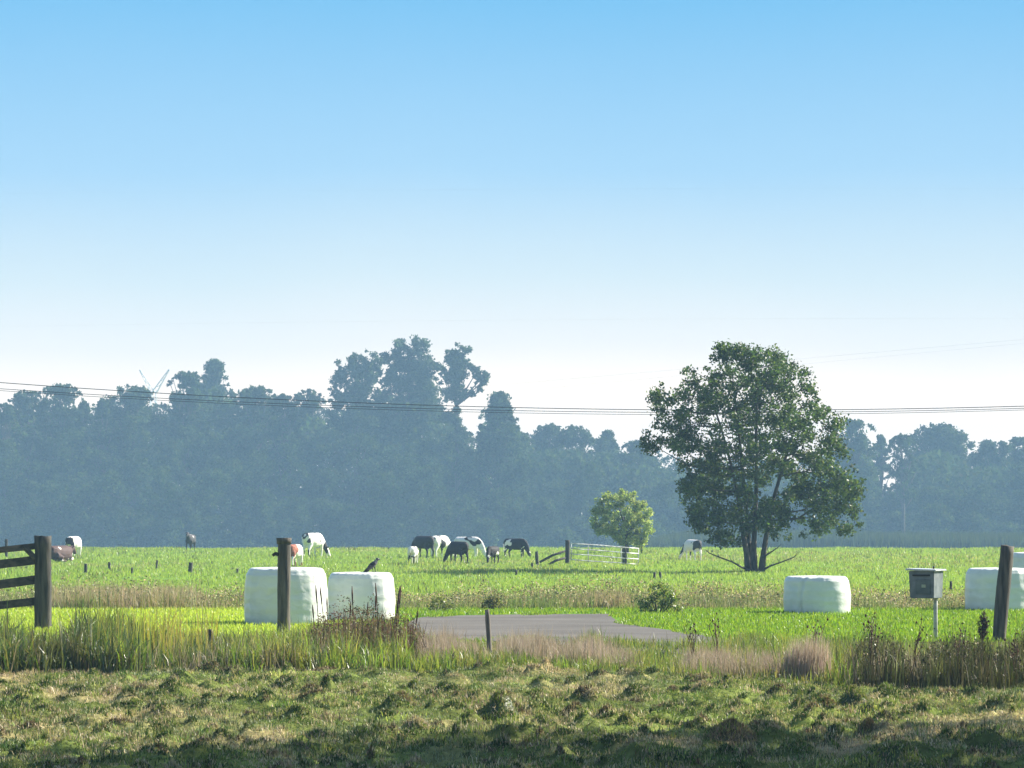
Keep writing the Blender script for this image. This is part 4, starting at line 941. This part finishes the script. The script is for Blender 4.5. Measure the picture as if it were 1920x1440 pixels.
for row, (d0, d1, lo, hi, nn) in enumerate([(628, 655, 4, 16, 74), (600, 626, 14, 50, 74), (574, 598, 45, 130, 66), (556, 572, 120, 200, 60)]):
    for X in np.linspace(-170, 2090, nn) + rng.uniform(-12, 12, nn):
        hw = random.uniform(22, 40); mn = max(np.interp(X + q, SX, SY) for q in (-hw * .55, 0, hw * .55))
        if row == 0: hw *= .85
        mass_tree(B, X, mn + random.uniform(lo, hi), hw, random.uniform(d0, d1))
n = 120000; X = rng.uniform(-170, 2090, n); d = rng.uniform(600, 655, n); zt = HC + (HOR - (np.interp(X, SX, SY) + 40)) / F * d
B.leaves(np.stack([(X - 960) / F * d, d, -4.2 + (zt + 4.2) * rng.uniform(0, 1, n) ** 1.1], 1), rng.uniform(.7, 1.3, n), pick('wood', n, .15), up=.2)
tag(B.build('far_wood', M_FAR), 'hazy blue-green wood closing off the far side of the pasture', 'wood', kind='stuff')
# reeds in the dip on the right
x, y, X = scatter(30000, 1190, 2080, 470, 520)
zt = np.interp(X, [1190, 1300, 1600, 1640, 2080], [1012, 991, 993, 996, 998]); zt = HC + (HOR - zt) / F * y + rng.normal(0, .16, len(x))
zb = height(x, y); b = Bunch().blades(np.stack([x, y, zb], 1), (zt - zb) * rng.uniform(.85, 1.02, len(x)), rng.uniform(.12, .26, len(x)), pick([(.05, .07, .03), (.065, .08, .035), (.045, .065, .03)], len(x), .1), lean=.12)
tag(b.build('reeds', M_FAR), 'hazy reed belt beyond the pasture on the right', 'reeds', kind='stuff')

# trees beside the near field; their shade falls on the front of the mown grass
def shade_tree(x, y, Hh, R, lab):
    o = empty('roadside_tree', (x, y, 0)); tag(o, lab, 'tree', 'trees beside the near field'); cl = []
    for _ in range(90):
        dv = np.array([random.gauss(0, 1) for _ in range(3)]); dv /= np.linalg.norm(dv); q = random.uniform(.3, 1) ** .5
        cl.append((dv[0] * R * q, dv[1] * R * q, Hh - R * 1.1 + dv[2] * R * 1.1 * q, random.uniform(.6, 1.0)))
    B = Bunch(); clump_leaves(B, cl, 11, .28, 'alder', shell=.1); B.build('crown', M_LEAF, o)
    bm = bmesh.new(); tube(bm, [(0, 0, -.2), (.1, 0, Hh * .5), (0, 0, Hh * .9)], [.28, .2, .05], 9)
    for c in cl[::4]: tube(bm, [Vector((0, 0, c[2] * .75)), Vector(c[:3])], [.07, .02], 5)
    bm_obj('trunk', bm, M_BARK, o)

# ------------------------------------------------------------------ single plants and stalks
def stalk(X, yt, yb, d, lean, lab='thin dead brown stalk rising from the dock patch'):
    a, b_ = at(X + lean, yt, d), at(X, yb, d); b_.z = 0
    bm = bmesh.new(); m_ = (a + b_) / 2 + Vector((random.uniform(-.015, .015), 0, 0)); P = [b_ - b_, m_ - b_, a - b_]
    tube(bm, P, [.010, .008, .005], 6); tube(bm, [P[1] + (P[2] - P[1]) * .45, P[1] + (P[2] - P[1]) * .8, P[2] * 1.0 + Vector((0, 0, .01))], [.009, .013, .005], 7)
    o = bm_obj('dead_stalk', bm, M_STALK, None, b_); tag(o, lab, 'stalk', 'dead stalks in the dock patch')
for (X, yt, ln) in [(600, 1098, -8), (612, 1100, -12), (618, 1120, -5), (662, 1100, -2), (703, 1118, 1), (716, 1094, -12), (726, 1110, 24), (732, 1100, 18), (744, 1098, 8), (741, 1122, 6), (590, 1135, -4), (652, 1128, 6), (685, 1130, 5), (770, 1146, 14)]:
    stalk(X, yt, 1215, gd(1226) + random.uniform(-1, 1.5), ln)
# dark dock plant by the leaning post
dD = gd(1210); c0 = at(1842, 1210, dD); c0.z = 0
dp = empty('dock_plant', c0); tag(dp, 'single dead dark brown dock plant left of the leaning post', 'dead plant')
def tdp(X, Y, dy=0): v = at(X, Y, dD) - c0; v.y = dy; return v
bm = bmesh.new(); tube(bm, [tdp(1841, 1215), tdp(1842, 1180), tdp(1845, 1150)], [.018, .014, .006], 7); bm_obj('stem', bm, M_STALK, dp)
B = Bunch()
for (xa, ya, xb, yb_) in [(1842, 1200, 1835, 1165), (1842, 1195, 1851, 1172), (1843, 1190, 1853, 1164), (1842, 1205, 1836, 1180), (1843, 1180, 1849, 1158), (1843, 1182, 1839, 1156), (1844, 1170, 1845, 1147), (1842, 1200, 1850, 1185), (1842, 1198, 1846, 1170), (1842, 1205, 1843, 1175)]:
    for t in np.linspace(.1, 1, 26):
        v = tdp(xa + (xb - xa) * t, ya + (yb_ - ya) * t ** .8, random.uniform(-.05, .05)); nn = 7
        P = np.array(v)[None] + rng.normal(0, .012, (nn, 3)); B.leaves(P, rng.uniform(.015, .035, nn), pick([(.045, .028, .02), (.06, .035, .022), (.03, .02, .016)], nn), up=0)
B.build('seed_cluster', M_DRY, dp)
# tall pale tuft
dP = gd(1276); c0 = at(1512, 1276, dP); c0.z = 0; n = 1500
B = Bunch(); aa, rr = rng.uniform(0, 6.28, n), rng.uniform(0, 1, n) ** .6; px, py = .30 * rr * np.cos(aa), .22 * rr * np.sin(aa); ph = rng.uniform(.4, .82, n) * (.55 + .6 * fbm(px / .16 + 3, py / .16, 44, 2)) * (1 - .3 * rr ** 3)
B.blades(np.stack([px, py, 0 * px - .02], 1), ph, rng.uniform(.003, .007, n), pick([(.52, .42, .36), (.46, .37, .30), (.58, .48, .40), (.38, .31, .22)], n), lean=.10, lean_dir=(.06, 0))
o = B.build('grass_tuft', M_DRY, None, c0); tag(o, 'tall pinkish beige grass tuft on the bank, right of the road end', 'grass tuft')
# seed-head weeds
def seed_weed(X, yt, yb, lab):
    d = gd(yb); c = at(X, yb, d); c.z = 0; o = empty('seed_weed', c); tag(o, lab, 'weed', 'thin weeds with dark seed heads'); Hh = (yb - yt) / ppm(d)
    st, hds = bmesh.new(), []
    for _ in range(4):
        lx = random.uniform(-.12, .12) * 1.2; hgt = Hh * random.uniform(.7, 1); tip = Vector((lx, random.uniform(-.1, .1), hgt))
        tube(st, [Vector((0, 0, -.02)), Vector((lx * .3, 0, hgt * .6)), tip], [.006, .005, .003], 5)
        for q in range(3):
            p_ = Vector((lx * (.5 + .2 * q), 0, hgt * (.7 + .13 * q))); e_ = p_ + Vector((random.uniform(-.07, .07), random.uniform(-.04, .04), .07))
            tube(st, [p_, e_], [.003, .002], 4); hds.append(e_)
    bm_obj('stem', st, M_STALK, o)
    for e_ in hds:
        hd = bmesh.new(); r_ = random.uniform(.009, .016); tube(hd, [e_ - Vector((0, 0, r_)), e_, e_ + Vector((0, 0, r_ * 1.3))], [r_ * .4, r_, r_ * .3], 6); bm_obj('seed_head', hd, M_STALK, o)
for (X, yt, yb, lab) in [(1300, 1160, 1255, 'dark branching seed weed at the right end of the road'), (1345, 1150, 1250, 'thin seed weed left of the pale tuft, in front of the lawn'), (1530, 1165, 1272, 'seed weed rising just behind the tall pale tuft'),
                         (1632, 1150, 1284, 'tallest dark seed weed, at the left end of the dark weeds'), (1712, 1165, 1284, 'seed weed standing left of the mailbox pole'), (1795, 1180, 1286, 'seed weed between the mailbox pole and the dead dock plant'), (1905, 1188, 1290, 'seed weed at the right edge, right of the leaning post')]:
    seed_weed(X, yt, yb, lab)

# ------------------------------------------------------------------ pylon and cables
dY = 705; c0 = at(288, 1030, dY); c0.z = -4.2
py_ = empty('power_pylon', c0); tag(py_, 'pale lattice power pylon with V-shaped arms behind the wood', 'pylon')
def ty(X, Y, dy=0): v = at(X, Y, dY) - c0; v.y = dy; return v
def lattice(bm, A, Bq, wa, wb, n, r=.07):
    d_ = (Bq - A); side = Vector((d_.z, 0, -d_.x)).normalized()
    for s in (-1, 1):
        for t in (-1, 1): tube(bm, [A + side * s * wa + Vector((0, t * wa, 0)), Bq + side * s * wb + Vector((0, t * wb, 0))], r, 4)
    for i in range(n):
        p0, p1 = A + d_ * (i / n), A + d_ * ((i + 1) / n); w0, w1 = wa + (wb - wa) * i / n, wa + (wb - wa) * (i + 1) / n; q = 1 if i % 2 else -1
        for t in (-1, 1): tube(bm, [p0 + side * q * w0 + Vector((0, t * w0, 0)), p1 - side * q * w1 + Vector((0, t * w1, 0))], r * .7, 4)
bm = bmesh.new(); lattice(bm, Vector((0, 0, 0)), ty(288, 738), 2.2, .5, 14, .09); bm_obj('mast', bm, M_STEEL, py_, smooth=False)
for X in (262, 317):
    bm = bmesh.new(); lattice(bm, ty(288, 738), ty(X, 693), .45, .08, 8, .07); bm_obj('arm', bm, M_STEEL, py_, smooth=False)
def cable(ctrl, dl, dr, r, mat, lab, group):
    """sagging cable through photo heights ctrl(X), from depth dl at the left to dr at the right"""
    pts = []
    for X in np.linspace(-420, 2340, 70):
        d = dl + (dr - dl) * (X + 420) / 2760; pts.append(at(X, ctrl(X), d))
    bm = bmesh.new(); o0 = pts[0]; tube(bm, [p_ - o0 for p_ in pts], r, 6); o = bm_obj('power_cable', bm, mat, None, o0); tag(o, lab, 'cable', group)
par = lambda b0, k, x0: (lambda X: b0 - k * (X - x0) ** 2)
cable(par(769.0, 2.68e-5, 1390), 178, 178, .021, M_WIRE, 'uppermost dark cable crossing in front of the wood', 'dark power cables')
cable(par(773.5, 2.45e-5, 1350), 180, 180, .017, M_WIRE, 'middle dark cable crossing in front of the wood', 'dark power cables')
cable(par(777.5, 2.55e-5, 1330), 182, 182, .014, M_WIRE, 'lowest of the dark cables crossing in front of the wood', 'dark power cables')
cable(lambda X: 353 + .000004 * (X - 1600) ** 2, 230, 230, .0022, M_WIREP, 'faint topmost thin cable high in the blue sky', 'faint high cables')
cable(lambda X: 597 + .000005 * (X - 1750) ** 2 - 8e-6 * 0, 230, 230, .0022, M_WIREP, 'faint thin cable across the pale lower sky', 'faint high cables')
cable(lambda X: 719 - (X - 970) * .087, 260, 260, .0042, M_WIREP, 'upper of two faint cables rising toward the right above the treetops', 'faint high cables')
cable(lambda X: 733 - (X - 970) * .094, 262, 262, .0036, M_WIREP, 'lower of two faint cables rising toward the right above the treetops', 'faint high cables')

# seat the bird on the bale's real surface
bpy.context.view_layer.update()
co = np.empty(len(bB.data.vertices) * 3, np.float32); bB.data.vertices.foreach_get('co', co); co = co.reshape(-1, 3) + np.array(bB.location)
k = (np.abs(co[:, 0] - BIRD.location.x) < .15) & (np.abs(co[:, 1] - BIRD.location.y) < .15)
BIRD.location.z = float(co[k, 2].max()) - .005

SHADE = [(12.4, 31.8, 13.2, 3.4, 'dense leafy tree beside the near field'), (17.5, 32.6, 14.2, 3.8, 'round leafy tree beside the near field'), (10.6, 33.4, 13.4, 3.4, 'leafy tree beside the near field'),
         (15.6, 35.4, 14.2, 3.8, 'tall leafy tree beside the near field'), (20.5, 37.6, 14.6, 4.0, 'outer leafy tree beside the near field'), (9.2, 29.4, 13.6, 3.2, 'nearest leafy tree beside the near field')]
for a in SHADE: shade_tree(*a)

# ------------------------------------------------------------------ haze
HZ = dict(density=.00052, color=(.42, .72, 1.0), g=0.0)
bm = bmesh.new(); x0, x1, y0, y1, z0, z1 = -905, 905, -65, 1505, -5.4, 42
box(bm, Vector(((x0 + x1) / 2, (y0 + y1) / 2, (z0 + z1) / 2)), (x1 - x0, y1 - y0, z1 - z0))
m, nt, out = new_mat('morning_haze'); pv = N(nt, 'ShaderNodeVolumePrincipled'); pv.inputs['Color'].default_value = (*HZ['color'], 1); pv.inputs['Density'].default_value = HZ['density']; pv.inputs['Anisotropy'].default_value = HZ['g']
nt.links.new(pv.outputs[0], out.inputs['Volume'])
tag(bm_obj('haze', bm, m, smooth=False), 'pale morning haze over the meadow and wood', 'haze', kind='stuff')

# ------------------------------------------------------------------ sky, sun, camera
wld = bpy.data.worlds.new('World'); scene.world = wld; wld.use_nodes = True; nt = wld.node_tree; nt.nodes.clear(); L = nt.links.new
out = nt.nodes.new('ShaderNodeOutputWorld'); bg = nt.nodes.new('ShaderNodeBackground'); bg.inputs['Strength'].default_value = .075
tc = N(nt, 'ShaderNodeTexCoord')
sky = N(nt, 'ShaderNodeTexSky'); sky.sky_type = 'NISHITA'; sky.sun_disc = False; sky.sun_elevation = SUN_EL; sky.sun_rotation = SUN_AZ
sky.altitude = 0; sky.air_density = 1.0; sky.dust_density = 1.0; sky.ozone_density = 2.0
SKYK = 1.0                                                     # steeper climb out of the ground mist into the blue
mp = N(nt, 'ShaderNodeMapping'); mp.vector_type = 'NORMAL' if False else 'POINT'; mp.inputs['Scale'].default_value = (1, 1, SKYK); L(tc.outputs['Generated'], mp.inputs[0]); L(mp.outputs[0], sky.inputs['Vector'])
sz = N(nt, 'ShaderNodeSeparateXYZ'); L(tc.outputs['Generated'], sz.inputs[0])
# low sky: clear blue paling into the bright mist above the horizon
LOW = [(-.2, (9.5, 6.5, 4.5)), (.0, (10.5, 7.8, 5.4)), (.0355, (9.6, 7.5, 5.6)), (.049, (6.7, 6.2, 5.65)), (.069, (4.7, 5.4, 5.6)), (.10, (2.55, 4.3, 5.85)), (.149, (1.15, 3.4, 5.6)), (.30, (.7, 2.3, 4.8))]
KM = 12.0; LOW = [(z_, tuple(q * .055 / .075 for q in c_)) for z_, c_ in LOW]
rm = N(nt, 'ShaderNodeMapRange'); rm.inputs[1].default_value = -.2; rm.inputs[2].default_value = .3; skn = N(nt, 'ShaderNodeTexNoise'); skn.inputs['Scale'].default_value = 7; skn.inputs['Detail'].default_value = 3; L(tc.outputs['Generated'], skn.inputs['Vector'])
wob = N(nt, 'ShaderNodeMath', operation='MULTIPLY_ADD'); wob.inputs[1].default_value = .012; wob.inputs[2].default_value = -.006; L(skn.outputs['Fac'], wob.inputs[0])
zw = N(nt, 'ShaderNodeMath', operation='ADD'); L(sz.outputs['Z'], zw.inputs[0]); L(wob.outputs[0], zw.inputs[1]); L(zw.outputs[0], rm.inputs[0])
cr = N(nt, 'ShaderNodeValToRGB'); el = cr.color_ramp.elements
while len(el) < len(LOW): el.new(.5)
for e_, (z_, c_) in zip(el, LOW): e_.position = (z_ + .2) / .5
for e_, (z_, c_) in zip(el, LOW): e_.color = (c_[0] / KM, c_[1] / KM, c_[2] / KM, 1)
L(rm.outputs[0], cr.inputs[0])
ml = N(nt, 'ShaderNodeMix', data_type='RGBA', blend_type='MULTIPLY'); ml.inputs[0].default_value = 1; L(cr.outputs[0], ml.inputs[6]); ml.inputs[7].default_value = (KM, KM, KM, 1)
mr = N(nt, 'ShaderNodeMapRange'); mr.interpolation_type = 'SMOOTHSTEP'; mr.inputs[1].default_value = .16; mr.inputs[2].default_value = .45; mr.inputs[3].default_value = 1; mr.inputs[4].default_value = 0; L(sz.outputs['Z'], mr.inputs[0])
mx = N(nt, 'ShaderNodeMix', data_type='RGBA', blend_type='MIX'); L(mr.outputs[0], mx.inputs[0]); L(sky.outputs[0], mx.inputs[6]); L(ml.outputs[2], mx.inputs[7])
L(mx.outputs[2], bg.inputs['Color']); L(bg.outputs[0], out.inputs[0])

sd_ = Vector((math.sin(SUN_AZ) * math.cos(SUN_EL), math.cos(SUN_AZ) * math.cos(SUN_EL), math.sin(SUN_EL)))
sl = bpy.data.lights.new('sun', 'SUN'); sl.energy = 5.0; sl.angle = math.radians(.5); sl.color = (1, .93, .80)
so = bpy.data.objects.new('sun', sl); COL.objects.link(so); so.rotation_euler = sd_.to_track_quat('Z', 'Y').to_euler()

cam = bpy.data.cameras.new('camera'); cam.sensor_width = 36; cam.sensor_fit = 'HORIZONTAL'; cam.lens = 36 * F / 1920; cam.clip_start = .5; cam.clip_end = 6000
co_ = bpy.data.objects.new('camera', cam); COL.objects.link(co_); co_.location = (0, 0, HC); co_.rotation_euler = (math.pi / 2 + TH, 0, 0); scene.camera = co_
scene.view_settings.view_transform = 'Standard'; scene.view_settings.look = 'None'; scene.view_settings.exposure = 1.5; scene.view_settings.gamma = 1; scene.view_settings.use_curve_mapping = False
cy = scene.cycles
cy.use_denoising = True
try: cy.denoiser = 'OPENIMAGEDENOISE'
except Exception: pass
cy.max_bounces = 8; cy.diffuse_bounces = 3; cy.glossy_bounces = 2; cy.transmission_bounces = 4; cy.volume_bounces = 0; cy.transparent_max_bounces = 8
